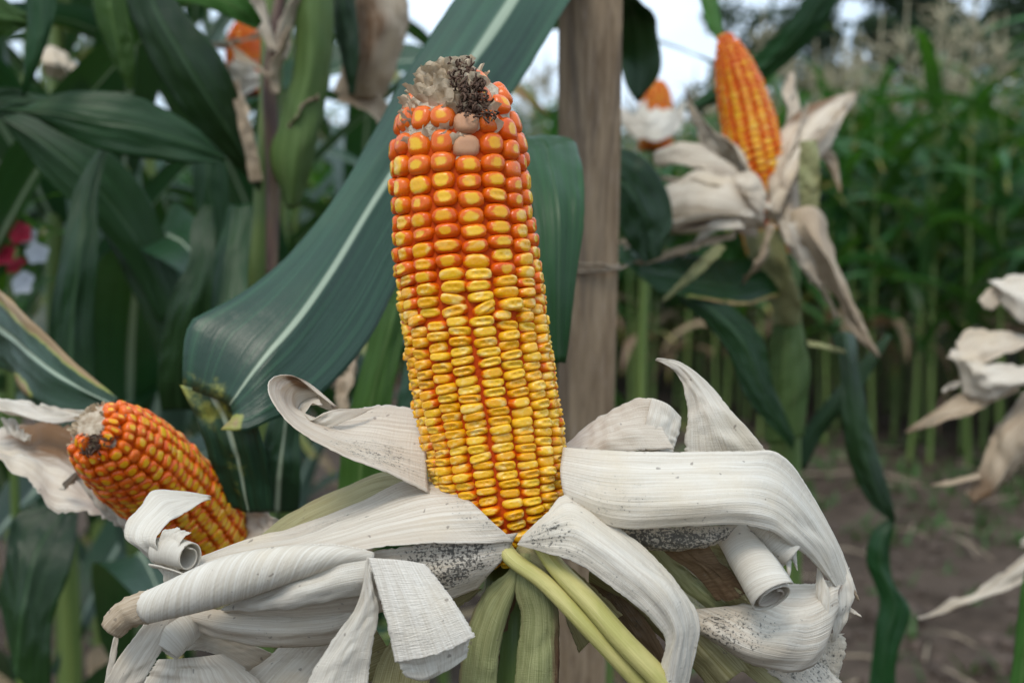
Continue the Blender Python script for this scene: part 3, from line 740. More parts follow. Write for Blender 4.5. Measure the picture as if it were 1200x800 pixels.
# green outer husk, the split sheath below and the pale stems
H('sheath', ['606,640,.4225 596,668,.424 566,692,.427 548,730,.428 540,770,.428 534,830,.43', '608,650,.423 602,680,.4225 588,712,.423 572,750,.4235 566,790,.4235 560,830,.425', '610,655,.4225 605,690,.423 596,720,.424 586,760,.425 582,800,.425 580,830,.426'], bulge=.02, ribs=.0004, label='pale green outer husk hanging straight down, left half of the split', brown=[(.7, 0, .5, .12, .6)])
H('sheath', ['606,648,.424 604,690,.4235 610,720,.424 606,760,.424 602,800,.424 600,830,.425', '618,648,.423 624,690,.4205 632,720,.4205 630,760,.4205 628,800,.4205 624,830,.422', '634,652,.425 648,690,.424 655,730,.424 656,770,.424 654,800,.425 650,830,.427'], bulge=.02, ribs=.0004, label='pale green outer husk hanging straight down, right half of the split', brown=[(.75, .95, .5, .2, .8), (.3, .05, .5, .1, .3)])
H('husk_brown', ['585,690,.437 582,750,.437 578,830,.437', '615,690,.437 618,750,.437 622,830,.437'], nu=14, nv=5, label='dark sheet behind the split husk, standing for the shade in its slit')  # shade of the slit put in as a dark brown backing sheet
H('husk_olive', ['618,630,.4255 650,650,.425 690,682,.426 730,720,.432', '604,644,.424 640,664,.421 674,700,.422 700,745,.428', '606,664,.4275 634,690,.426 660,720,.428 678,765,.434'], bulge=.05, ribs=.0004)
tube_part('stem', '590,640,.424 602,656,.4205 640,684,.4175 690,735,.415 735,782,.416 775,824,.418', [.0030, .0031, .0034, .0036, .0038], ear, M['shank'], n=30, seg=12, squash=.8, label='pale yellow stem, the lower of the pair')
tube_part('stem', '632,634,.424 652,664,.4195 690,704,.4155 730,750,.413 765,786,.4135 800,824,.415', [.0032, .0037, .0040, .0042, .0044], ear, M['shank'], n=30, seg=12, squash=.8, label='pale yellow stem, the upper of the pair')
tube_part('stalk', [P(606, 660, .449), P(606, 720, .447), P(606, 800, .446), P(610, 900, .446), P(640, 1100, .47), (0.03, .52, .5), (.032, .53, -.02)], [.011, .013, .014, .0135, .014, .015, .016], ear, M['stalk'], n=40, seg=14)
# ------------------------------------------------------------------ the other ears
def HH(par, mat, rails, label=None, **k):
    k.setdefault('nu', 36); k.setdefault('nv', 13); k.setdefault('ribs', .0008); k.setdefault('ribf', 13); k.setdefault('crumple', .005); k.setdefault('wave', .003); k.setdefault('fray', .8); k.setdefault('thick', .0003); k['bulge'] = k.get('bulge', 0) * .45
    return sheet('husk_leaf', rails, par, M[mat], label=label, **k)

ear2 = thing('corn_ear', 'smaller orange corn ear leaning left among pale husks at the left', 'corn', P(262, 640, .60))
AX2 = '266,652,.630,46 246,628,.620,52 212,590,.600,57 174,554,.576,59 143,528,.556,56 122,511,.543,47 111,502,.536,34 106,498,.533,20'
f2, L2, _ = make_ear(ear2, AX2, 20, lambda t: float(np.interp(t, [0, .5, .8, 1], [.033, .035, .042, .048])), .0048, lambda th: .985,
                     lambda t: float(np.interp(t, [0, .3, .6, .9], [3, 3.8, 4.8, 5.8])), 21, maxparts=300, jit=.10, seg=12, wfac=.55)
ear_tip(ear2, f2, L2, .955, 9, nsc=110, size=.0026, nsilk=60, slo=-1.2, shi=.2, shrink=.78, up=.0004, thmid=-.2, spread=6.2)
HH(ear2, 'husk_white', ['-30,452,.60 0,464,.60 40,479,.60 75,482,.595 108,481,.59', '-30,480,.595 0,482,.594 45,494,.592 80,494,.590 106,489,.59'], bulge=.25)
HH(ear2, 'husk', ['-25,505,.63 20,500,.63 60,500,.625 95,505,.615 125,540,.61 160,600,.60', '-25,530,.61 10,535,.605 50,540,.60 90,550,.598 120,580,.60 160,620,.60', '-25,535,.58 0,542,.578 25,566,.575 55,587,.572 100,596,.572 150,612,.575'],
   bulge=-.1, brown=[(.42, .15, .35, .45, 1.0)], nu=50, label='husk leaf under the smaller ear, stained brown')
HH(ear2, 'husk', ['70,575,.575 92,560,.57 120,590,.573 155,618,.58', '78,570,.568 100,548,.562 126,572,.565 158,604,.57'], bulge=.2)
HH(ear2, 'husk_white', ['2,490,.60 18,492,.60 36,512,.60', '6,506,.598 20,512,.597 36,516,.597'], nu=14, nv=5, bulge=.2)
HH(ear2, 'husk', ['268,575,.622 290,590,.615 325,606,.60', '262,610,.62 290,625,.61 325,630,.60', '250,655,.61 280,650,.605 320,648,.60'], bulge=.1, brown=[(.3, .1, .3, .3, .4)])
HH(ear2, 'husk_olive', ['170,650,.60 210,690,.60 260,740,.61', '240,660,.59 270,700,.59 300,740,.60'], bulge=.1)
tube_part('stalk', [P(292, 668, .607), P(330, 710, .63), P(350, 780, .66), (P(355, 900, .70)), (-.115, .74, -.02)], [.010, .012, .013, .013, .015], ear2, M['stalk'], n=30, seg=12)

ear3 = thing('corn_ear', 'upright orange corn ear above torn white husks, right of the post', 'corn', P(895, 260, 1.1))
AX3 = '908,290,1.12,34 898,245,1.11,36 886,190,1.10,35 876,140,1.10,32.5 866,100,1.10,28 857,68,1.10,20 851,46,1.10,10 849,39,1.10,4'
make_ear(ear3, AX3, 14, lambda t: .0275, .0052, lambda th: .985, lambda t: float(np.interp(t, [0, .4, .8, 1], [2.2, 3.2, 5.5, 7])), 33, maxparts=150, jit=.07, seg=10)
HH(ear3, 'husk_torn', ['843,208,1.11 822,170,1.10 806,135,1.10 803,104,1.10', '878,200,1.07 850,166,1.075 822,138,1.085 805,106,1.10'], bulge=.15, brown=[(1, .5, .18, .9, 1.0)])
HH(ear3, 'husk_torn', ['880,215,1.07 840,180,1.07 800,166,1.07 768,176,1.08', '880,235,1.05 840,205,1.05 800,195,1.06 766,194,1.08'], bulge=.25, brown=[(.3, .9, .2, .4, .5)])
HH(ear3, 'husk_torn', ['893,236,1.05 862,208,1.045 822,200,1.05 785,218,1.06 747,238,1.07', '895,255,1.03 860,236,1.02 815,230,1.02 780,242,1.03 746,252,1.06', '898,272,1.04 855,262,1.03 815,257,1.03 780,262,1.04 750,262,1.06'], bulge=.05, ribs=.0012)
HH(ear3, 'husk_torn', ['858,207,1.03 868,225,1.02 890,248,1.02', '888,202,1.035 896,222,1.03 902,246,1.03'], bulge=.35, label='short white husk curl beside the upright ear')
HH(ear3, 'husk_torn', ['880,252,1.045 840,246,1.04 790,252,1.04 750,270,1.045 718,288,1.05', '890,278,1.04 850,268,1.03 800,268,1.03 755,280,1.04 719,289,1.05'], bulge=.2, brown=[(.35, .9, .4, .35, .7)])
HH(ear3, 'husk_tan', ['862,268,1.03 812,284,1.03 765,300,1.03 716,314,1.03', '862,280,1.025 815,294,1.025 768,307,1.03 716,317,1.03'], bulge=.2, nv=7, label='thin tan husk strip reaching left to the post')
HH(ear3, 'husk_green', ['838,286,1.02 812,312,1.015 776,352,1.01', '852,290,1.02 825,318,1.015 778,354,1.01'], bulge=.3, nv=7, label='narrow greenish husk point below the upright ear')
HH(ear3, 'husk_torn', ['908,262,1.06 898,215,1.08 912,165,1.10 940,130,1.12 972,116,1.13 1003,106,1.14', '926,268,1.04 928,215,1.05 940,170,1.07 958,148,1.09 978,132,1.11 1004,108,1.14', '940,262,1.06 950,215,1.07 962,185,1.09 974,172,1.10 986,145,1.12 1004,110,1.14'], bulge=.05, brown=[(.72, .05, .25, .3, .85), (.15, .6, .12, .4, .5)], nu=44)
HH(ear3, 'husk_torn', ['910,180,1.11 922,140,1.12 916,110,1.13 925,84,1.14', '945,170,1.12 942,135,1.13 936,110,1.135 929,84,1.14'], bulge=.2)
HH(ear3, 'husk_tan', ['955,180,1.11 970,196,1.11 984,226,1.10', '972,172,1.11 982,190,1.11 986,224,1.10'], bulge=.25, nv=7)
HH(ear3, 'husk_green', ['937,244,1.03 936,205,1.03 937,166,1.03', '960,242,1.025 961,200,1.025 958,162,1.03'], bulge=.25, nv=9, label='short upright green leaf tip at the husk base')
HH(ear3, 'husk_tan', ['926,250,1.03 934,290,1.02 972,340,1.02 1000,390,1.02 1029,420,1.02', '950,244,1.02 956,285,1.0 984,335,1.01 1008,385,1.015 1030,418,1.02', '972,262,1.04 974,295,1.03 994,340,1.02 1014,385,1.02 1031,417,1.02'], bulge=.15, brown=[(.15, .5, .2, .5, .4)], label='tan dried husk hanging down right of the upright ear')
HH(ear3, 'husk_torn', ['910,262,1.03 925,296,1.02 955,336,1.02 980,374,1.02', '922,260,1.02 942,298,1.01 968,336,1.015 983,370,1.02'], bulge=.3, nv=7)
HH(ear3, 'husk_green', ['870,275,1.10 880,310,1.09 900,350,1.10 908,380,1.10', '920,270,1.07 925,300,1.06 935,350,1.07 938,380,1.09'], bulge=.3)

rs = np.random.RandomState(8)
for (x0, y0, x1, y1, wd, dd) in [(880, 238, 770, 205, 9, 1.035), (884, 246, 742, 268, 7, 1.025), (876, 232, 790, 182, 8, 1.06), (884, 250, 730, 292, 5, 1.02), (905, 250, 962, 150, 8, 1.05), (915, 255, 990, 128, 7, 1.06), (936, 262, 1012, 398, 6, 1.0),
                                 (928, 262, 968, 352, 5, 1.01), (900, 258, 946, 120, 6, 1.08), (870, 262, 800, 300, 6, 1.015), (890, 240, 826, 150, 8, 1.07), (905, 262, 870, 330, 5, 1.02), (945, 240, 992, 120, 5, 1.09)]:
    m0 = ((x0 + x1) / 2 + rs.randn() * 6, (y0 + y1) / 2 + rs.randn() * 7 - 5); px_, py_ = -(y1 - y0), x1 - x0; q = math.hypot(px_, py_); px_, py_ = px_ / q * wd, py_ / q * wd; tw_ = rs.uniform(-.02, .02)
    HH(ear3, rs.choice(['husk_torn', 'husk_torn', 'husk_tan', 'husk']), [f'{x0 - px_},{y0 - py_},{dd} {m0[0] - px_},{m0[1] - py_},{dd - tw_} {x1},{y1},{dd + .02}', f'{x0 + px_},{y0 + py_},{dd} {m0[0] + px_},{m0[1] + py_},{dd + tw_} {x1 + 2},{y1 + 2},{dd + .02}'], nv=7, nu=26, bulge=.5, crumple=.003, ragged=.004, brown=[(1, .5, .25, .8, rs.uniform(.2, .8))])
ear4 = thing('corn_ear', 'orange ear peeping out of white husk behind the post, far smaller in view', 'corn', P(770, 135, 1.9))
make_ear(ear4, '768,175,1.9,20 768,140,1.9,21 769,115,1.9,19 770,100,1.9,12 770,95,1.9,4', 14, lambda t: .05, .005, lambda th: .97, lambda t: 5.5, 41, maxparts=0, seg=8)
HH(ear4, 'husk_white', ['735,150,1.88 748,128,1.88 758,118,1.885', '768,165,1.84 765,140,1.85 760,128,1.87', '800,150,1.87 790,132,1.87 775,125,1.88'], bulge=.1)
HH(ear4, 'husk_white', ['770,160,1.85 785,140,1.86 802,118,1.88', '790,160,1.87 800,142,1.875 806,120,1.88'], bulge=.2, nv=7)
HH(ear4, 'husk', ['768,160,1.86 745,138,1.87 718,116,1.88', '745,165,1.86 728,145,1.87 716,120,1.88'], bulge=.2, nv=7)
tube_part('stalk', [P(768, 180, 1.9), P(758, 300, 1.92), P(750, 500, 1.95), (.2, 1.95, -.02)], [.008, .009, .010, .012], ear4, M['stalk'], n=20, seg=10)

ear5 = thing('corn_ear', 'blurred orange ear in pale husk high at the left behind the leaves', 'corn', P(285, 100, 1.35))
make_ear(ear5, '288,110,1.35,22 287,70,1.35,23 286,45,1.35,20 286,25,1.35,8', 14, lambda t: .045, .005, lambda th: .97, lambda t: 6, 42, maxparts=0, seg=8)
HH(ear5, 'husk', ['262,105,1.33 264,85,1.33 278,66,1.33', '285,112,1.31 288,92,1.31 292,74,1.31', '306,100,1.33 306,84,1.33 302,70,1.33'], bulge=.1)
HH(ear5, 'husk_tan', ['230,50,1.30 262,47,1.29 318,36,1.28', '230,55,1.30 262,52,1.285 318,42,1.28'], bulge=.2, nv=5)
HH(ear5, 'husk', ['292,0,1.30 300,-10,1.30 312,-30,1.30', '300,36,1.29 318,20,1.29 330,-30,1.30'], bulge=.2)

# husks reaching in at the right edge
hk = thing('corn_husk', 'bunch of torn pale husk reaching in at the upper right edge', 'corn husk', P(1240, 440, 1.0))
HH(hk, 'husk', ['1157,326,.99 1190,322,.985 1240,318,.98', '1176,340,.97 1205,350,.965 1240,352,.96', '1170,352,.98 1196,378,.97 1240,402,.97'], bulge=.15)
HH(hk, 'husk_torn', ['1147,350,.985 1158,338,.985 1178,330,.99', '1152,362,.985 1164,362,.98 1182,352,.985'], bulge=.3, nu=16, nv=7)
HH(hk, 'husk_torn', ['1120,402,.99 1136,387,.99 1180,390,.985 1240,392,.98', '1125,425,.975 1150,424,.97 1190,408,.97 1240,402,.97'], bulge=.1)
HH(hk, 'husk', ['1107,416,.985 1118,408,.985 1140,424,.975 1185,430,.97 1240,420,.97', '1118,424,.98 1128,428,.975 1150,440,.96 1190,446,.955 1240,440,.955', '1130,462,.985 1145,466,.975 1165,466,.965 1200,452,.96 1240,456,.96'], bulge=.1)
HH(hk, 'husk_tan', ['1061,505,.985 1095,480,.98 1130,460,.985 1190,446,.985', '1062,508,.985 1100,496,.975 1145,480,.972 1195,455,.975'], bulge=.15, brown=[(0, .5, .15, .7, .6)])
HH(hk, 'husk', ['1104,458,.98 1112,449,.98 1124,446,.98', '1106,460,.98 1114,456,.98 1126,453,.98'], nu=10, nv=4, bulge=.2)
HH(hk, 'husk_tan', ['1210,452,.99 1165,498,.985 1150,540,.98 1132,578,.98', '1225,480,.97 1190,515,.965 1172,555,.97 1140,588,.98', '1235,500,.985 1205,540,.98 1180,566,.98 1142,590,.985'], bulge=.12, brown=[(.2, .3, .3, .4, .4), (.9, .5, .2, .6, .7)])
HH(hk, 'husk_tan', ['1092,567,.98 1115,562,.98 1148,552,.98', '1092,570,.98 1118,567,.98 1150,562,.975'], nu=14, nv=5, bulge=.2)
hk2 = thing('corn_husk', 'long thin husk strip reaching in low at the right edge', 'corn husk', P(1240, 640, .95))
HH(hk2, 'husk', ['1076,724,.95 1115,706,.945 1155,688,.94 1200,650,.93 1240,622,.93', '1077,726,.95 1120,711,.94 1165,697,.93 1200,682,.925 1240,665,.92'], bulge=.15)
HH(hk2, 'husk', ['1196,632,.94 1215,622,.94 1240,612,.94', '1196,642,.94 1215,640,.935 1240,632,.93'], nu=12, nv=5, bulge=.2)

# ------------------------------------------------------------------ the post
post = thing('wooden_post', 'weathered brown wooden stake standing upright behind the large ear', 'post', (0.055, 1.0, 0))
pa = spline(np.vstack([P(694, -330, .79), P(691.5, 0, .82), P(688.5, 250, .845), P(684.5, 470, .865), P(678.5, 790, .90), [.057, .965, -.05]]), 60)
pw = np.interp(np.linspace(0, 1, 60), [0, .22, .36, .48, .66, 1], [.0200, .0196, .0190, .0163, .0160, .0165])
sec = np.array([(-1, -.55), (-.93, -.66), (-.42, -.95), (-.34, -.97), (.86, -.72), (.97, -.62), (1.0, .5), (.9, .64), (-.8, .72), (-.97, .6)])
V = []
for i in range(60):
    wob = 1 + .05 * vnoise(np.arange(10) * 3.1 + i * .13, 5) + .012 * vnoise(np.arange(10) * 5 + i * .9, 6)
    V.append(pa[i] + (sec[:, :1] * wob[:, None]) * pw[i] * RT + (sec[:, 1:] * wob[:, None]) * pw[i] * np.array([0, 1.0, 0]))
me = mesh('stake', np.vstack(V) - pl(post), grid_faces(60, 10, 0, True) + [tuple(range(10))[::-1], tuple(range(590, 600))], smooth=False)
link('stake', me, post, M['wood'])
tw = Join()
for k in range(3):
    yy = 309 + k * 3.2; c = P(688, yy, .848); a = np.linspace(0, 2 * np.pi, 25)
    ring = np.stack([c[0] + .0208 * np.sign(np.cos(a)) * np.abs(np.cos(a)) ** .6, c[1] + .0195 * np.sign(np.sin(a)) * np.abs(np.sin(a)) ** .6, c[2] + .0012 * np.sin(a * 2 + k)], 1)
    Vt, Ft, uvt = tube(ring, [.0009, .0009], n=40, seg=6, cap=False); tw.add(Vt, Ft, uvt)
Vt, Ft, uvt = tube(np.array([P(690, 311, .825), P(706, 309, .825), P(722, 316, .835), P(735, 311, .85)]), [.0009, .0006], n=14, seg=6); tw.add(Vt, Ft, uvt)
two = tw.build('twine', None, M['twine'])
two['label'] = 'thin twine tied round the wooden stake'; two['category'] = 'twine'

# ------------------------------------------------------------------ near corn plants, leaf by leaf
def LF(par, rails, mat='leaf', name='leaf', **k):
    k.setdefault('nu', 60); k.setdefault('nv', 21); k.setdefault('wave', .003); k.setdefault('flat', .3); k.setdefault('crumple', .0022); k.setdefault('ribs', .0004); k.setdefault('ribf', 12); k.setdefault('thick', .0003); k.setdefault('fray', .25)
    return sheet(name, rails, par, M[mat], **k)

pA = thing('corn_plant', 'corn plant whose broad bluish leaf sweeps down left behind the large ear', 'corn plant', (.075, 1.02, 0), 'corn plants close by')
tube_part('stalk', [(.075, 1.03, -.02), (.07, 1.0, .5), (.068, .97, 1.0), (.07, .94, 1.5), (.075, .93, 1.9)], [.014, .013, .011, .010, .006], pA, M['stalk'], n=30, seg=12)
lf = LF(pA, ['648,-130,.86 590,-60,.80 540,-10,.75 478,85,.71 442,150,.685 400,222,.655 345,292,.628 285,341,.604 243,364,.594 222,378,.590 214,410,.588 213,452,.588',
        '690,-140,.86 640,-60,.78 596,12,.735 545,80,.695 490,148,.672 436,222,.650 380,318,.612 330,404,.588 300,445,.580 288,462,.578 282,472,.577 277,478,.577',
        '720,-120,.87 700,-50,.82 668,0,.77 612,90,.735 570,155,.71 522,240,.68 478,312,.65 432,400,.615 372,466,.588 312,494,.574 285,503,.572 258,500,.572'],
   nu=90, nv=27, wave=.0015, brown=[(.20, .80, .10, .10, .50), (.14, .66, .05, .10, .36), (1.0, .22, .03, .30, .34), (1.0, .9, .02, .2, .7)],
   label='broad blue green leaf with a white midrib, its end yellowed')
LF(lf, [np.array(pts('213,450,.588 226,478,.588 243,520,.59 262,592,.60')), np.array(pts('245,458,.588 262,490,.588 276,530,.59 292,600,.60')), np.array(pts('284,470,.579 300,500,.585 312,540,.59 322,600,.60'))],
   name='leaf_tip', nu=30, brown=[(0, .3, .5, .6, .40), (.9, .5, .5, .4, .25)])
LF(pA, ['640,430,.60 632,340,.60 626,260,.61 612,190,.63 600,162,.66 575,172,.72', '655,425,.60 652,330,.595 650,250,.60 640,192,.625 632,163,.66 582,166,.72', '660,425,.61 672,340,.61 684,245,.62 680,183,.645 662,160,.67 590,162,.72'], wave=.002, mat='leaf_dim')
LF(pA, ['690,0,.95 722,22,1.1 724,60,1.15 733,100,1.15 744,118,1.15', '700,-20,.95 742,10,1.1 748,50,1.13 748,90,1.15 747,119,1.15', '710,-40,.95 760,15,1.1 773,45,1.15 774,85,1.16 750,118,1.16'], nu=40, mat='leaf_dim')

pB = thing('corn_plant', 'corn plant at upper left with thick stalk, green sheath and crossing dark leaves', 'corn plant', (-.2, 1.06, 0), 'corn plants close by')
tube_part('stalk', [(-.2, 1.06, -.02), (-.205, 1.05, .5), P(302, 480, 1.03), P(302, 340, 1.02), P(312, 220, 1.02), P(318, 100, 1.02), P(320, -80, 1.02), P(322, -250, 1.05)], [.018, .017, .017, .016, .013, .010, .009, .006], pB, M['stalk'], n=40, seg=14)
tube_part('stalk', [P(318, 330, 1.0), P(320, 200, .995), P(316, 90, .99), P(330, -10, .99), P(340, -60, .99)], [.0045, .0055, .0058, .005, .004], pB, M['stalk_red'], n=30, seg=10, label='reddish side stem')
HH(pB, 'stalk_sheath', ['335,245,.975 318,190,.965 330,130,.965 345,70,.965 338,0,.97 338,-60,.98', '345,245,.96 345,190,.945 355,130,.945 366,70,.945 368,0,.95 366,-60,.96', '352,240,.975 370,180,.965 382,130,.965 388,70,.965 392,0,.97 392,-60,.98'], bulge=.1, ribs=.0008)
HH(pB, 'husk_tan', ['292,215,.97 278,160,.96 272,95,.96', '310,212,.96 296,150,.95 282,92,.96'], bulge=.3, nv=7, label='narrow dead brown leaf')
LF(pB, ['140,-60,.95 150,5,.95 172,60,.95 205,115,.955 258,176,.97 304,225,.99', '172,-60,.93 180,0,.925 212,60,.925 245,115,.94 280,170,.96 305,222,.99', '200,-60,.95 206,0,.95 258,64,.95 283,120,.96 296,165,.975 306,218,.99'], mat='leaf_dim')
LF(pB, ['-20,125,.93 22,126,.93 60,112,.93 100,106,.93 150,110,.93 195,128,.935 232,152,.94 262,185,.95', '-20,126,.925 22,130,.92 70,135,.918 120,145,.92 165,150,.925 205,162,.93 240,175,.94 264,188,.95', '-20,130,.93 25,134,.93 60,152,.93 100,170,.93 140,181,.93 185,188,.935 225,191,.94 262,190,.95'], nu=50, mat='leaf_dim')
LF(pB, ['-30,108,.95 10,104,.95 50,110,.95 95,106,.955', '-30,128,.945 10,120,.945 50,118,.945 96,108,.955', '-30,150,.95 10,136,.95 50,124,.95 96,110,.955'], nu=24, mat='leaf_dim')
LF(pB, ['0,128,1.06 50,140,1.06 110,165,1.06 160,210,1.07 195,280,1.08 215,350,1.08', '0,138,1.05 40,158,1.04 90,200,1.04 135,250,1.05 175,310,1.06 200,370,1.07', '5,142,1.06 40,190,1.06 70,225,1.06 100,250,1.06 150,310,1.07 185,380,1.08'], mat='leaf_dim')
LF(pB, ['60,200,1.14 118,270,1.1 150,330,1.1 175,390,1.1 190,440,1.1', '62,198,1.14 135,250,1.09 175,330,1.08 200,395,1.08 210,450,1.08', '64,196,1.14 175,280,1.1 215,340,1.1 235,400,1.1 235,450,1.1'], mat='leaf_dim')
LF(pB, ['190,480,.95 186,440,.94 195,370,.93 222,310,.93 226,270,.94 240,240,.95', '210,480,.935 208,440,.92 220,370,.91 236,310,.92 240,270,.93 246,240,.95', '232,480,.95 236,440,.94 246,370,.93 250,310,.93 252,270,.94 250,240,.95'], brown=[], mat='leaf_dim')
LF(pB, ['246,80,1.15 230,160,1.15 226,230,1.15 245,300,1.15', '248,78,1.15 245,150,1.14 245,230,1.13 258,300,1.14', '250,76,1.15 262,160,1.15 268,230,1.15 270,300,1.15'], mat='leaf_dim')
LF(pB, ['104,-30,1.0 112,20,1.0 130,70,1.0 148,106,1.0', '125,-30,.99 132,20,.985 142,70,.985 152,106,1.0', '142,-30,1.0 150,20,1.0 158,65,1.0 157,104,1.0'], mat='leaf_fresh')
LF(pB, ['205,0,.92 240,8,.92 270,22,.92 300,34,.93', '215,-15,.91 250,-4,.91 280,12,.915 304,30,.93', '230,-30,.92 265,-18,.92 290,0,.92 306,26,.93'], mat='leaf_fresh', nu=24)
HH(pB, 'husk_tan', ['400,-40,1.06 410,20,1.05 402,70,1.05 392,110,1.06', '430,-40,1.04 440,30,1.02 432,70,1.02 425,115,1.04', '470,-40,1.06 480,20,1.05 470,60,1.05 448,110,1.06'], bulge=.1, brown=[(.5, .3, .5, .4, .8)], label='broad dried brown leaf beside the sheath')
HH(pB, 'husk_tan', ['395,100,1.06 415,95,1.05 450,115,1.05 455,160,1.06', '395,120,1.05 415,125,1.04 435,140,1.04 445,165,1.05'], bulge=.2, brown=[(.3, .5, .5, .6, .5)])
LF(pB, ['386,-60,1.0 388,0,1.0 398,60,1.0 408,110,1.0', '398,-60,.99 402,0,.985 408,60,.985 412,112,1.0', '410,-60,1.0 416,0,1.0 420,55,1.0 416,110,1.0'], mat='leaf_dim')
LF(pB, ['240,520,.9 232,430,.92 246,330,.95 262,240,.98', '262,520,.89 258,430,.905 268,330,.93 278,240,.96', '285,520,.9 285,430,.92 290,330,.95 296,240,.98'], mat='leaf_dim')

for (x0, y0, x1, y1, wd, dd, mt_) in [(322, 60, 292, -30, 7, .97, 'husk_torn'), (316, 90, 268, 52, 5, .965, 'husk_tan'), (330, 70, 352, -20, 7, .96, 'husk_torn'), (322, 110, 338, 30, 5, .955, 'husk_tan'), (300, 30, 250, -20, 6, .98, 'husk_torn'), (340, 150, 372, 110, 4, .95, 'husk_tan')]:
    HH(pB, mt_, [f'{x0 - wd},{y0},{dd} {(x0 + x1) / 2 - wd - 4},{(y0 + y1) / 2},{dd - .01} {x1},{y1},{dd}', f'{x0 + wd},{y0},{dd} {(x0 + x1) / 2 + wd - 2},{(y0 + y1) / 2},{dd + .01} {x1 + 3},{y1 + 2},{dd}'], nv=7, nu=22, crumple=.003, brown=[(.8, .5, .3, .8, .5)])
pC = thing('corn_plant', 'corn plant at the left edge with a broad leaf edged in dry brown', 'corn plant', (-.42, .95, 0), 'corn plants close by')
tube_part('stalk', [(-.42, .95, -.02), (-.42, .93, .5), (-.40, .9, 1.0), (-.40, .92, 1.5)], [.016, .015, .013, .009], pC, M['stalk'], n=30, seg=12)
LF(pC, ['-60,300,.80 0,338,.76 40,376,.72 85,422,.69 140,468,.67', '-60,345,.79 0,382,.745 40,412,.705 80,442,.68 136,474,.665', '-60,420,.80 0,434,.76 30,460,.72 70,482,.69 128,482,.67'], brown=[(.55, .02, .5, .22, .95), (.55, .97, .12, .14, .8)], label='leaf with a withered brown margin')
LF(pC, ['50,460,.98 60,370,.98 72,300,.98 92,215,1.0 130,150,1.03', '85,460,.96 86,370,.96 94,300,.96 104,215,.99 132,148,1.03', '112,460,.98 110,370,.98 115,300,.98 116,220,1.0 134,150,1.03'], mat='leaf_dim')
LF(pC, ['24,-40,.9 30,20,.9 28,70,.9 22,112,.91', '46,-40,.89 50,20,.885 42,70,.89 26,112,.91', '66,-40,.9 66,10,.9 50,70,.9 28,114,.91'], mat='leaf_dim')
LF(pC, ['-20,-20,.95 10,0,.95 38,20,.95', '-20,20,.94 5,20,.94 38,26,.95', '-20,50,.95 10,40,.95 36,30,.95'], mat='leaf_fresh', nu=20)
LF(pC, ['0,700,.9 8,640,.9 20,600,.92 60,590,.93', '20,800,.88 30,720,.88 45,650,.89 75,600,.92', '60,810,.9 62,730,.9 85,660,.91 92,600,.93'], mat='leaf_dim')

HH(pC, 'husk_torn', ['46,58,1.2 66,54,1.2 96,84,1.2', '50,74,1.18 68,74,1.18 95,90,1.19', '52,88,1.2 72,92,1.2 94,94,1.2'], crumple=.004, label='pale scrap of dried leaf')
pD = thing('corn_plant', 'corn plant carrying the upright ear right of the post, thick green stalk', 'corn plant', (.258, 1.17, 0), 'corn plants close by')
tube_part('stalk', [(.258, 1.17, -.02), (.256, 1.16, .5), P(920, 520, 1.15), P(922, 400, 1.14), P(918, 310, 1.14), P(910, 262, 1.13)], [.017, .0165, .0165, .016, .0145, .010], pD, M['stalk'], n=40, seg=14)
HH(pD, 'stalk_sheath', ['896,520,1.125 898,440,1.12 905,370,1.12 910,320,1.12', '918,520,1.11 920,440,1.10 925,370,1.10 925,300,1.10', '944,510,1.12 948,440,1.12 942,370,1.12 940,310,1.12'], bulge=.1)
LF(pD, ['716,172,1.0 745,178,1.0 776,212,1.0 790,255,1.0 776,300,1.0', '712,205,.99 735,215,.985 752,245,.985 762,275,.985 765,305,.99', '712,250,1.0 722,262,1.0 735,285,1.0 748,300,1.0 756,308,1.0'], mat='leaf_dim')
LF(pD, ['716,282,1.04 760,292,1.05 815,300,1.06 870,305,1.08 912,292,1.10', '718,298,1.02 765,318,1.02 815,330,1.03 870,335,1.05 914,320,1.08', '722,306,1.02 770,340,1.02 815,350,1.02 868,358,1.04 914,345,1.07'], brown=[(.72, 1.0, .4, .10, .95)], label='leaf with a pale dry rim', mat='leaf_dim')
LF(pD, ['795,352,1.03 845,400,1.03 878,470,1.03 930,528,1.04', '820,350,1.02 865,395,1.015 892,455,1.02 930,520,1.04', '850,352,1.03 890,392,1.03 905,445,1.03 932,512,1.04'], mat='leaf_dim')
LF(pD, ['800,128,1.28 868,78,1.25 925,25,1.22 965,-40,1.2', '806,132,1.27 880,88,1.235 940,35,1.205 985,-40,1.19', '812,134,1.28 888,98,1.25 955,42,1.22 1005,-40,1.2'], mat='leaf_dim')
LF(pD, ['812,-40,1.15 822,5,1.14 832,32,1.13 842,52,1.12', '824,-40,1.14 832,5,1.13 839,30,1.12 844,52,1.12', '836,-40,1.15 841,5,1.14 845,28,1.13 847,51,1.12'], mat='leaf_fresh', nu=20, nv=9)
lt = LF(pD, ['975,395,1.08 984,425,1.06 984,480,1.05 994,540,1.05 1018,588,1.05 1046,610,1.05', '990,388,1.06 996,425,1.04 1002,480,1.03 1012,535,1.03 1030,582,1.04 1047,611,1.05', '1004,392,1.08 1006,420,1.06 1014,475,1.05 1030,530,1.05 1042,575,1.05 1048,612,1.05'], label='long leaf hanging and twisting down at right', mat='leaf_dim')
LF(lt, [pts('1044,606,1.05 1022,625,1.05 1016,660,1.05 1030,700,1.05 1024,745,1.05 1015,820,1.05'), pts('1046,608,1.05 1034,630,1.035 1030,660,1.035 1046,705,1.035 1036,750,1.035 1032,820,1.035'), pts('1047,609,1.05 1044,640,1.05 1048,680,1.05 1068,716,1.05 1052,765,1.05 1050,820,1.05')], name='leaf_tip', mat='leaf_dim')
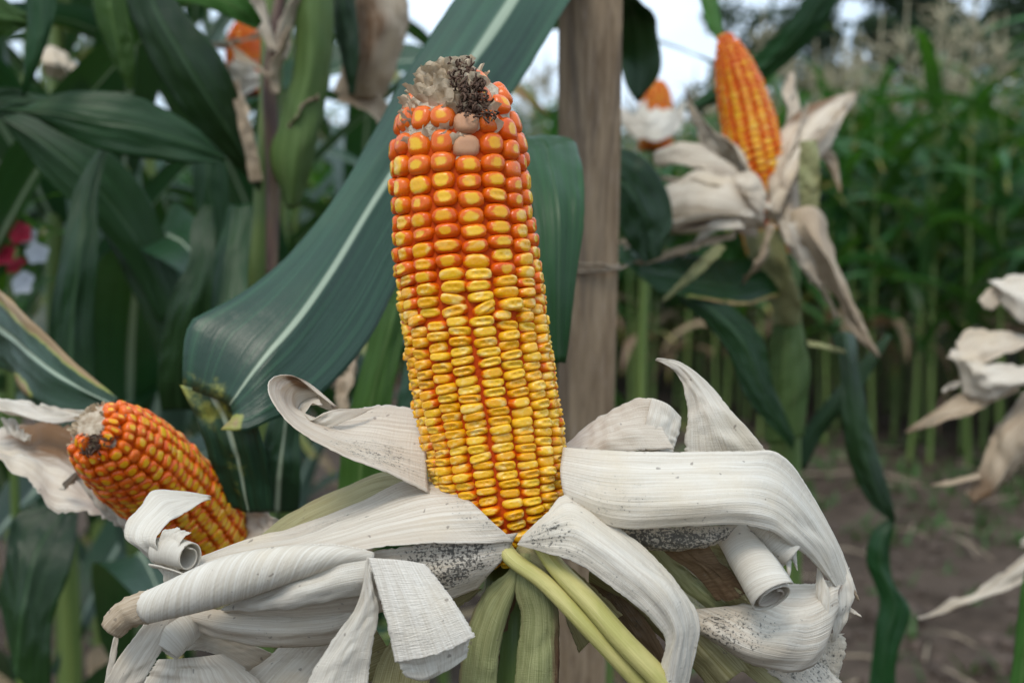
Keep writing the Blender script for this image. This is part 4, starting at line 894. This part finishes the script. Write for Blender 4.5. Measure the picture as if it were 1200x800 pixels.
LF(pD, ['930,545,1.2 945,500,1.2 985,450,1.2 1040,390,1.2', '936,548,1.19 955,505,1.19 995,455,1.19 1042,392,1.2', '942,550,1.2 965,512,1.2 1003,462,1.2 1044,394,1.2'], nu=24, nv=9, mat='leaf_dim')
HH(pD, 'husk_green', ['945,395,1.0 970,402,.99 990,410,1.0', '948,405,.99 970,408,.985 990,414,1.0'], nu=12, nv=5, bulge=.3)
LF(pD, ['1184,815,.8 1190,740,.8 1205,640,.8', '1192,815,.79 1200,740,.79 1212,640,.79', '1210,815,.8 1222,740,.8 1226,640,.8'], mat='leaf_fresh', nu=20, nv=9)

pE = thing('corn_plant', 'short corn plant low between the leaning ear and the large ear', 'corn plant', (-.14, .86, 0), 'corn plants close by')
tube_part('stalk', [(-.14, .86, -.02), P(300, 760, .85), P(290, 600, .83), P(280, 500, .82)], [.016, .015, .013, .011], pE, M['stalk'], n=24, seg=12)
LF(pE, ['392,600,.74 400,520,.74 418,450,.74 446,360,.75 470,300,.77', '420,600,.73 425,520,.725 440,450,.725 460,370,.74 478,300,.765', '445,600,.74 452,520,.74 462,450,.74 478,380,.75 486,310,.77'], mat='leaf_fresh')
LF(pE, ['300,600,.78 305,540,.77 320,480,.77', '325,600,.765 330,540,.755 338,480,.76', '350,600,.78 352,540,.77 352,480,.77'], mat='leaf', nu=24)
LF(pE, ['455,520,.8 470,450,.8 480,380,.8', '480,520,.79 490,450,.79 495,380,.79', '505,520,.8 510,450,.8 510,380,.8'], mat='leaf', nu=24)
LF(pE, ['225,560,.76 250,520,.75 275,480,.75 290,430,.76', '250,600,.75 270,550,.74 285,500,.74 296,440,.76', '270,640,.76 290,580,.75 300,520,.75 302,450,.76'], mat='leaf', nu=24)
HH(pE, 'husk_tan', ['390,480,.83 402,440,.83 420,400,.83', '404,480,.82 414,440,.82 426,400,.83'], nv=7, bulge=.3, label='thin strip of dried leaf')

# ------------------------------------------------------------------ corn plants grown from a kit (own leaves, stalk and tassel each)
def blade_geo(seed, nu=18, nv=7, lod=0):
    r = np.random.RandomState(seed)
    Lg = r.uniform(.62, .92); w = r.uniform(.030, .046)
    e0 = R(r.uniform(52, 72)); e1 = R(r.uniform(-75, -10)); k = r.uniform(1.0, 2.2)
    if lod: nu, nv = 9, 3
    u = np.linspace(0, 1, nu)
    el = e0 + (e1 - e0) * u ** k
    az = r.uniform(-.5, .5) * u ** 2
    st = Lg / (nu - 1)
    D = np.stack([np.cos(el) * np.cos(az), np.cos(el) * np.sin(az), np.sin(el)], 1)
    Cc = np.concatenate([[[0, 0, 0]], np.cumsum((D[1:] + D[:-1]) / 2 * st, axis=0)])
    tw = r.uniform(-1.3, 1.3) * u ** 1.5
    side = np.stack([-np.sin(az), np.cos(az), np.zeros(nu)], 1); nn = np.cross(D, side)
    s2 = side * np.cos(tw)[:, None] + nn * np.sin(tw)[:, None]; n2 = np.cross(D, s2)
    wd = w * np.minimum(1, .35 + u * 4.5) * (1 - u ** 2.6) + .0008
    v = np.linspace(-1, 1, nv)
    h = wd[:, None] * .30 * np.abs(v)[None] ** 1.2 + .010 * (v ** 2)[None] * vnoise(u[:, None] * 6 + (v > 0)[None] * 9, seed) * np.minimum(1, u * 3)[:, None]
    V = Cc[:, None] + s2[:, None] * (wd[:, None] * v[None])[..., None] + n2[:, None] * h[..., None]
    U, Vv = np.meshgrid(u, (v + 1) / 2, indexing='ij')
    br = blobs(U, Vv, [(1, .5, r.uniform(.04, .2), .8, .7)] if r.rand() < .5 else [(r.rand(), r.choice([0, 1]), .3, .12, .6)])
    return V.reshape(-1, 3), grid_faces(nu, nv), np.stack([U.ravel(), Vv.ravel()], 1), br.ravel()

def tassel_geo(seed, lod=0):
    r = np.random.RandomState(seed); J = Join()
    J.add(*tube(np.array([[0, 0, 0], [0, 0, .15], [.01, 0, .38]]), [.005, .006, .007, .003], n=7, seg=4))
    for i in range(7 if lod else 11):
        a = r.rand() * 6.28; z = .06 + .012 * i; l = r.uniform(.12, .22); o = r.uniform(.35, .8)
        p = [[0, 0, z]]
        for q in (.4, .75, 1):
            p.append([math.cos(a) * l * o * q, math.sin(a) * l * o * q, z + l * (q * .9 - q * q * r.uniform(.2, .75))])
        J.add(*tube(np.array(p), [.003, .0062, .0058, .002], n=6, seg=3 if lod else 4))
    return np.vstack(J.V), J.F, np.vstack(J.uv)

def stalk_geo(seed, h=1.95, seg=8):
    r = np.random.RandomState(seed); p = [[0, 0, -.03]]; x = y = 0
    for i in range(1, 10):
        x += r.uniform(-.008, .008); y += r.uniform(-.008, .008); p.append([x, y, h * i / 9])
    V, F, uv = tube(np.array(p), [.014, .0125, .012, .010, .008, .005], n=28, seg=seg)
    return V, F, uv, np.array(p)

LEAVES = []
for i in range(12):
    V, F, uv, br = blade_geo(300 + i)
    me = mesh('leaf', V, F, uv, {'brown': br}); LEAVES.append(me)
TAS = [mesh('tassel', *tassel_geo(500 + i)) for i in range(4)]
STK = []
for i in range(4):
    V, F, uv, p = stalk_geo(520 + i); STK.append((mesh('stalk', V, F, uv), p))
for m_ in TAS: m_.materials.append(M['tassel'])
for m_, p in STK: m_.materials.append(M['stalk'])
LV = {k: [] for k in ('leaf', 'leaf_field', 'dead_leaf')}
for k in LV:
    for me in LEAVES:
        c = me.copy(); c.materials.append(M[k]); LV[k].append(c)

def kid(me, name, parent, M4):
    o = bpy.data.objects.new(name, me); COL.objects.link(o); o.parent = parent; o.matrix_basis = M4; return o

def plant(x, y, h, seed, label, group, leafmat='leaf_field', lo=.30, tassel=True, nl=9, dead=.12, az=None):
    r = np.random.RandomState(seed)
    t = thing('corn_plant', label, 'corn plant', (x, y, 0), group)
    s = h / 1.95; t.rotation_euler = (r.randn() * .03, r.randn() * .03, r.rand() * 6.28 if az is None else az)
    sm, p = STK[r.randint(4)]
    kid(sm, 'stalk', t, Matrix.Diagonal((1, 1, s, 1)))
    for i in range(nl):
        z = lo + (.93 - lo) * i / (nl - 1) + r.uniform(-.02, .02)
        px = np.interp(z, np.linspace(0, 1, 10), p[:, 0]); py = np.interp(z, np.linspace(0, 1, 10), p[:, 1])
        sc = (.55 + .5 * math.sin(math.pi * min(1, .15 + .8 * (z - lo) / (1 - lo)))) * r.uniform(.85, 1.1)
        dm = 'dead_leaf' if (i < 2 and r.rand() < dead * 4) else leafmat
        Mx = Matrix.Translation((px, py, z * h)) @ Matrix.Rotation(math.pi * (i % 2) + r.randn() * .5, 4, 'Z') @ Matrix.Rotation(r.uniform(-.15, .3) + (.7 if dm == 'dead_leaf' else 0), 4, 'Y') @ Matrix.Scale(sc, 4)
        kid(LV[dm][r.randint(12)], 'leaf', t, Mx)
    if tassel:
        kid(TAS[r.randint(4)], 'tassel', t, Matrix.Translation((p[-1][0], p[-1][1], h - .01)) @ Matrix.Rotation(r.rand() * 6, 4, 'Z') @ Matrix.Scale(r.uniform(.85, 1.2), 4))
    return t

# dense plants close behind on the left
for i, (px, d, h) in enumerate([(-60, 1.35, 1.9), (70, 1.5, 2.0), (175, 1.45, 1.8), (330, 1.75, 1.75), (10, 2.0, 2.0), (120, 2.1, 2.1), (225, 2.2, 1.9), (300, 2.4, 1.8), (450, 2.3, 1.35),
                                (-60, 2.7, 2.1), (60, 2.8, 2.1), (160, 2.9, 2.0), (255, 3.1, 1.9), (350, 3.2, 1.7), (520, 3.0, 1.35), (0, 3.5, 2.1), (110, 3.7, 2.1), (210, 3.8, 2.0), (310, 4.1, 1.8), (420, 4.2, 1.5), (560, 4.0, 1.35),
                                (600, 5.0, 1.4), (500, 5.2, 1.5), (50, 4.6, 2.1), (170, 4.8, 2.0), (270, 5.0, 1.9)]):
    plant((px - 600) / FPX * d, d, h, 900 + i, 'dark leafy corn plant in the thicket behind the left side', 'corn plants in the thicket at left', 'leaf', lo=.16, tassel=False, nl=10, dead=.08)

# the field behind: rows along a slanting front edge
fa, fb = np.array([-1.6, 10.6]), np.array([3.0, 5.2]); fd = (fb - fa) / np.linalg.norm(fb - fa); fn = np.array([-fd[1], fd[0]])
if fn[1] < 0: fn = -fn
cand = []
rr = np.random.RandomState(77)
for row in range(15):
    for k in range(-62, 64):
        q = fa + fd * (k * .19 + rr.uniform(-.07, .07)) + fn * (row * .5 + rr.uniform(-.08, .08))
        if q[1] < 4.2: continue
        px = 600 + q[0] / q[1] * FPX
        if -1100 < px < 1700: cand.append((q[1], q[0], px, row))
cand.sort(key=lambda c: (not -60 < c[2] < 1270, c[0]))
def far_geo(seed):
    r = np.random.RandomState(seed); J = Join(); V, F, uv, p = stalk_geo(seed, seg=5); J.add(V, F, uv, {'brown': np.zeros(len(V))}); nS = len(F)
    for i in range(9):
        V, F, uv, br = blade_geo(seed * 31 + i, lod=1); z = .3 + .65 * i / 8
        Mx = np.array(Matrix.Rotation(math.pi * (i % 2) + r.randn() * .5, 3, 'Z')); V = V @ Mx.T * r.uniform(.7, 1.05) + [0, 0, z * 1.95]
        J.add(V, F, uv, {'brown': br})
    nL = len(J.F)
    V, F, uv = tassel_geo(seed, 1); J.add(V + [0, 0, 1.94], F, uv, {'brown': np.zeros(len(V))})
    me = mesh('corn_plant', np.vstack(J.V), J.F, np.vstack(J.uv), {'brown': np.concatenate(J.att['brown'])}, mi=[0] * nS + [1] * (nL - nS) + [2] * (len(J.F) - nL))
    for m_ in ('stalk', 'leaf_field', 'tassel'): me.materials.append(M[m_])
    return me
FAR = [far_geo(700 + i) for i in range(6)]
GF = 'corn plants in the field behind'
near_n = 0
for y, x, px, row in cand[:290]:
    h = rr.uniform(1.72, 2.05) * (.88 if 700 < px < 880 else 1)
    if row < 3 and px > 560 and near_n < 110:
        near_n += 1
        plant(x, y, h, 2000 + near_n, 'tasselled green corn plant standing in the field behind', GF, lo=.27, nl=10)
    else:
        o = bpy.data.objects.new('corn_plant', FAR[rr.randint(6)]); COL.objects.link(o)
        o.location = (x, y, 0); o.rotation_euler = (0, 0, rr.rand() * 6.28); o.scale = (1, 1, h / 1.95)
        o['label'] = 'tasselled green corn plant standing in the field behind'; o['category'] = 'corn plant'; o['group'] = GF
Vs, Fs, Us, Bs, Ms, nn_ = [], [], [], [], [], 0
geo = []
for me in FAR:
    co = np.zeros(len(me.vertices) * 3); me.vertices.foreach_get('co', co)
    geo.append((co.reshape(-1, 3), [tuple(p.vertices) for p in me.polygons], [p.material_index for p in me.polygons]))
for q, (y, x, px, row) in enumerate(cand[290:]):
    co, fs, mi = geo[q % 6]; a = rr.rand() * 6.28; h = rr.uniform(1.72, 2.05) * (.88 if 700 < px < 880 else 1) / 1.95
    Vs.append(co @ np.array(Matrix.Rotation(a, 3, 'Z')).T * [1, 1, h] + [x, y, 0]); Fs += [tuple(i + nn_ for i in f) for f in fs]; Ms += mi; nn_ += len(co)
if nn_:
    me = mesh('corn_field', np.vstack(Vs), Fs, None, None, mi=Ms)
    for m_ in ('stalk', 'leaf_field', 'tassel'): me.materials.append(M[m_])
    cf_ = link('corn_field', me); cf_['kind'] = 'stuff'; cf_['label'] = 'far rows of the corn field beyond the nearer plants'
print('FIELD', len(cand), near_n)

# ------------------------------------------------------------------ ground, weeds, litter
gx = np.concatenate([-np.geomspace(400, 3.2, 16), np.linspace(-3, 4, 120), np.geomspace(4.2, 400, 16)])
gy = np.concatenate([[-40, -12, -4, -1.5], np.linspace(-.5, 9, 150), np.geomspace(9.3, 600, 18)])
GX, GY = np.meshgrid(gx, gy, indexing='ij')
def hgt(x, y):
    h = .018 * vnoise(x * 5.1, 1) * vnoise(y * 4.3 + x * 1.3, 2) + .012 * vnoise(x * 13 + y * 7, 3) + .010 * vnoise(y * 15 - x * 6, 4)
    return h * ((np.abs(x) < 8) & (y < 12) & (y > -2))
GZ = hgt(GX, GY)
g = link('ground', mesh('ground', np.stack([GX, GY, GZ], -1).reshape(-1, 3), grid_faces(len(gx), len(gy)).copy()), None, M['soil'])
g.data.flip_normals(); g['kind'] = 'structure'
rr = np.random.RandomState(5)
J = Join()
bm = bmesh.new(); bmesh.ops.create_icosphere(bm, subdivisions=2, radius=1); bm.verts.ensure_lookup_table()
iv = np.array([v.co[:] for v in bm.verts]); ifc = [tuple(v.index for v in f.verts) for f in bm.faces]; bm.free()
for _ in range(900):
    y = rr.uniform(2.2, 8); x = rr.uniform(-.35, .95) * y * .42 + .1
    s = rr.uniform(.006, .03) * (1 if rr.rand() < .9 else 1.7)
    V = iv * (1 + .28 * vnoise(iv[:, :1] * 2.3 + iv[:, 1:2] * 3.1 + iv[:, 2:] * 1.7 + rr.rand() * 50, 9)) * s * rr.uniform(.6, 1.3, 3)
    J.add(V + [x, y, float(hgt(np.array(x), np.array(y))) + s * .25], ifc)
cl = J.build('clods', None, M['clod'], smooth=False, stuff=True); cl['label'] = 'loose clods of soil scattered on the bare ground'
J = Join()
for _ in range(420):
    if rr.rand() < .55: y = rr.uniform(4.6, 7.4); x = rr.uniform(.1, .45) * y
    elif rr.rand() < .6: y = rr.uniform(2.2, 5); x = rr.uniform(-.45, -.2) * y
    else: y = rr.uniform(3, 6.5); x = rr.uniform(.0, .42) * y
    for b in range(rr.randint(3, 9)):
        a = rr.rand() * 6.28; l = rr.uniform(.03, .11); w_ = l * .07 + .002; o = rr.uniform(.3, 1.1)
        d = np.array([math.cos(a), math.sin(a), 0]); sd_ = np.array([-d[1], d[0], 0])
        base = np.array([x + rr.randn() * .02, y + rr.randn() * .02, -.01])
        G = [base + d * l * o * u + np.array([0, 0, l * (u * 1.1 - .5 * o * u * u)]) + sd_ * w_ * (1 - u ** 2) * v for u in (0, .35, .7, 1) for v in (-1, 1)]
        J.add(G, grid_faces(4, 2))
wd_ = J.build('weeds', None, M['weed'], stuff=True); wd_['label'] = 'low green weeds sprouting from the soil'
J = Join()
for _ in range(130):
    y = rr.uniform(2.4, 7); x = rr.uniform(-.1, .44) * y; a = rr.rand() * 3.14; l = rr.uniform(.04, .16)
    d = np.array([math.cos(a), math.sin(a), rr.uniform(-.1, .12)]); c = np.array([x, y, .022])
    J.add(*tube(np.array([c - d * l, c + np.array([0, 0, rr.uniform(0, .02)]), c + d * l]), [.0025, .004, .002], n=5, seg=4))
st_ = J.build('straw', None, M['straw'], stuff=True); st_['label'] = 'dry stalk pieces and straw lying on the soil'

# ------------------------------------------------------------------ flowers at the left edge
def flower(t, c, r0, mat, seed):
    r = np.random.RandomState(seed); f = np.array([.25, -.9, .3]) + r.randn(3) * .3; f /= np.linalg.norm(f)
    x = np.cross(f, [0, 0, 1]); x /= np.linalg.norm(x); y = np.cross(x, f)
    for k in range(5):
        a = k * 1.2566 + r.rand() * .3; d = math.cos(a) * x + math.sin(a) * y; s = np.cross(f, d); G = []
        for i in range(5):
            for j in range(5):
                u = i / 4; v = (j - 2) / 2
                G.append(c + d * r0 * u + s * r0 * .55 * v * math.sin(math.pi * (.12 + .78 * u)) + f * r0 * (.35 * u - .3 * u * u + .12 * v * v))
        link('petal', mesh('petal', np.array(G) - pl(t), grid_faces(5, 5)), t, M[mat])
fp = thing('flowering_plant', 'bush with red and white flowers glimpsed at the left edge', 'flower', P(15, 330, 1.32) * [1, 1, 0])
tube_part('stem', [pl(fp), P(12, 420, 1.33), P(18, 290, 1.33)], [.008, .006, .004], fp, M['stalk'], n=16, seg=8)
for c, r0, m_ in ((P(22, 273, 1.3), .013, 'petal_red'), (P(2, 300, 1.3), .015, 'petal_red'), (P(20, 312, 1.31), .012, 'petal_red'), (P(44, 297, 1.3), .012, 'petal_white'), (P(28, 332, 1.3), .013, 'petal_white'), (P(33, 276, 1.31), .010, 'petal_white')):
    flower(fp, c, r0, m_, int(r0 * 9e4) + len(m_))
for k in range(14):
    b = P(rnd.uniform(-20, 60), rnd.uniform(250, 400), 1.36)
    Gd = blade_geo(60 + k, nu=8, nv=5); V = Gd[0] * [.14, .45, .14]; a = rnd.random() * 6.28
    V = V @ np.array(Matrix.Rotation(a, 3, 'Z')).T + b
    link('leaf', mesh('leaf', V - pl(fp), Gd[1], Gd[2]), fp, M['leaf_fresh'])

# ------------------------------------------------------------------ trees beyond the field
def tree(x, y, h, cr, seed, label):
    r = np.random.RandomState(seed); t = thing('tree', label, 'tree', (x, y, 0), 'trees beyond the field')
    V, F, uv = tube(np.array([[0, 0, -.1], [.1, 0, h * .3], [0, .1, h * .75]]), [.22, .16, .06], n=14, seg=10)
    link('trunk', mesh('trunk', V, F, uv), t, M['bark'])
    J = Join()
    for k in range(6):
        a = k * 1.05 + r.rand(); z = h * r.uniform(.28, .6); l = cr * r.uniform(.6, .95)
        J.add(*tube(np.array([[0, 0, z], [math.cos(a) * l * .5, math.sin(a) * l * .5, z + l * .35], [math.cos(a) * l, math.sin(a) * l, z + l * .5]]), [.08, .05, .02], n=8, seg=6))
    J.build('branches', t, M['bark'], off=np.zeros(3))
    cl_ = [(np.array([math.cos(a) * cr * q, math.sin(a) * cr * q, h * z]), s) for a, q, z, s in zip(r.rand(26) * 6.28, r.rand(26) ** .6 * .85, r.uniform(.28, .95, 26), r.uniform(.5, 1.0, 26) * cr * .42)]
    n = 5200; ci = r.randint(26, size=n); dirs = r.randn(n, 3); dirs /= np.linalg.norm(dirs, axis=1)[:, None]
    C = np.array([cl_[i][0] for i in ci]) + dirs * (np.array([cl_[i][1] for i in ci]) * r.rand(n) ** .4)[:, None] * [1, 1, .75]
    a1 = r.randn(n, 3); a1 /= np.linalg.norm(a1, axis=1)[:, None]; a2 = np.cross(a1, r.randn(n, 3)); a2 /= np.linalg.norm(a2, axis=1)[:, None]
    ls = r.uniform(.08, .16, n)[:, None]
    V = np.stack([C - a1 * ls, C - a2 * ls * .5, C + a1 * ls, C + a2 * ls * .5], 1).reshape(-1, 3)
    link('crown', mesh('crown', V, np.arange(n * 4).reshape(-1, 4).tolist()), t, M['treeleaf'])
tree(8.6, 30, 7.8, 2.2, 1, 'dark tree rising behind the field at the upper right')
tree(6.1, 30, 7.4, 1.9, 2, 'slimmer dark tree left of the row, nearest to the open sky')
tree(12.5, 30, 8.0, 2.6, 3, 'broad dark tree over the upper right corner')
tree(10.0, 26, 5.2, 2.3, 5, 'low bushy tree just above the tassels at upper right')
tree(13.2, 27, 5.4, 2.4, 6, 'low bushy tree behind the tassels at the right edge')
tree(9.8, 34, 9.5, 2.8, 4, 'tall dark tree set back between its neighbours')
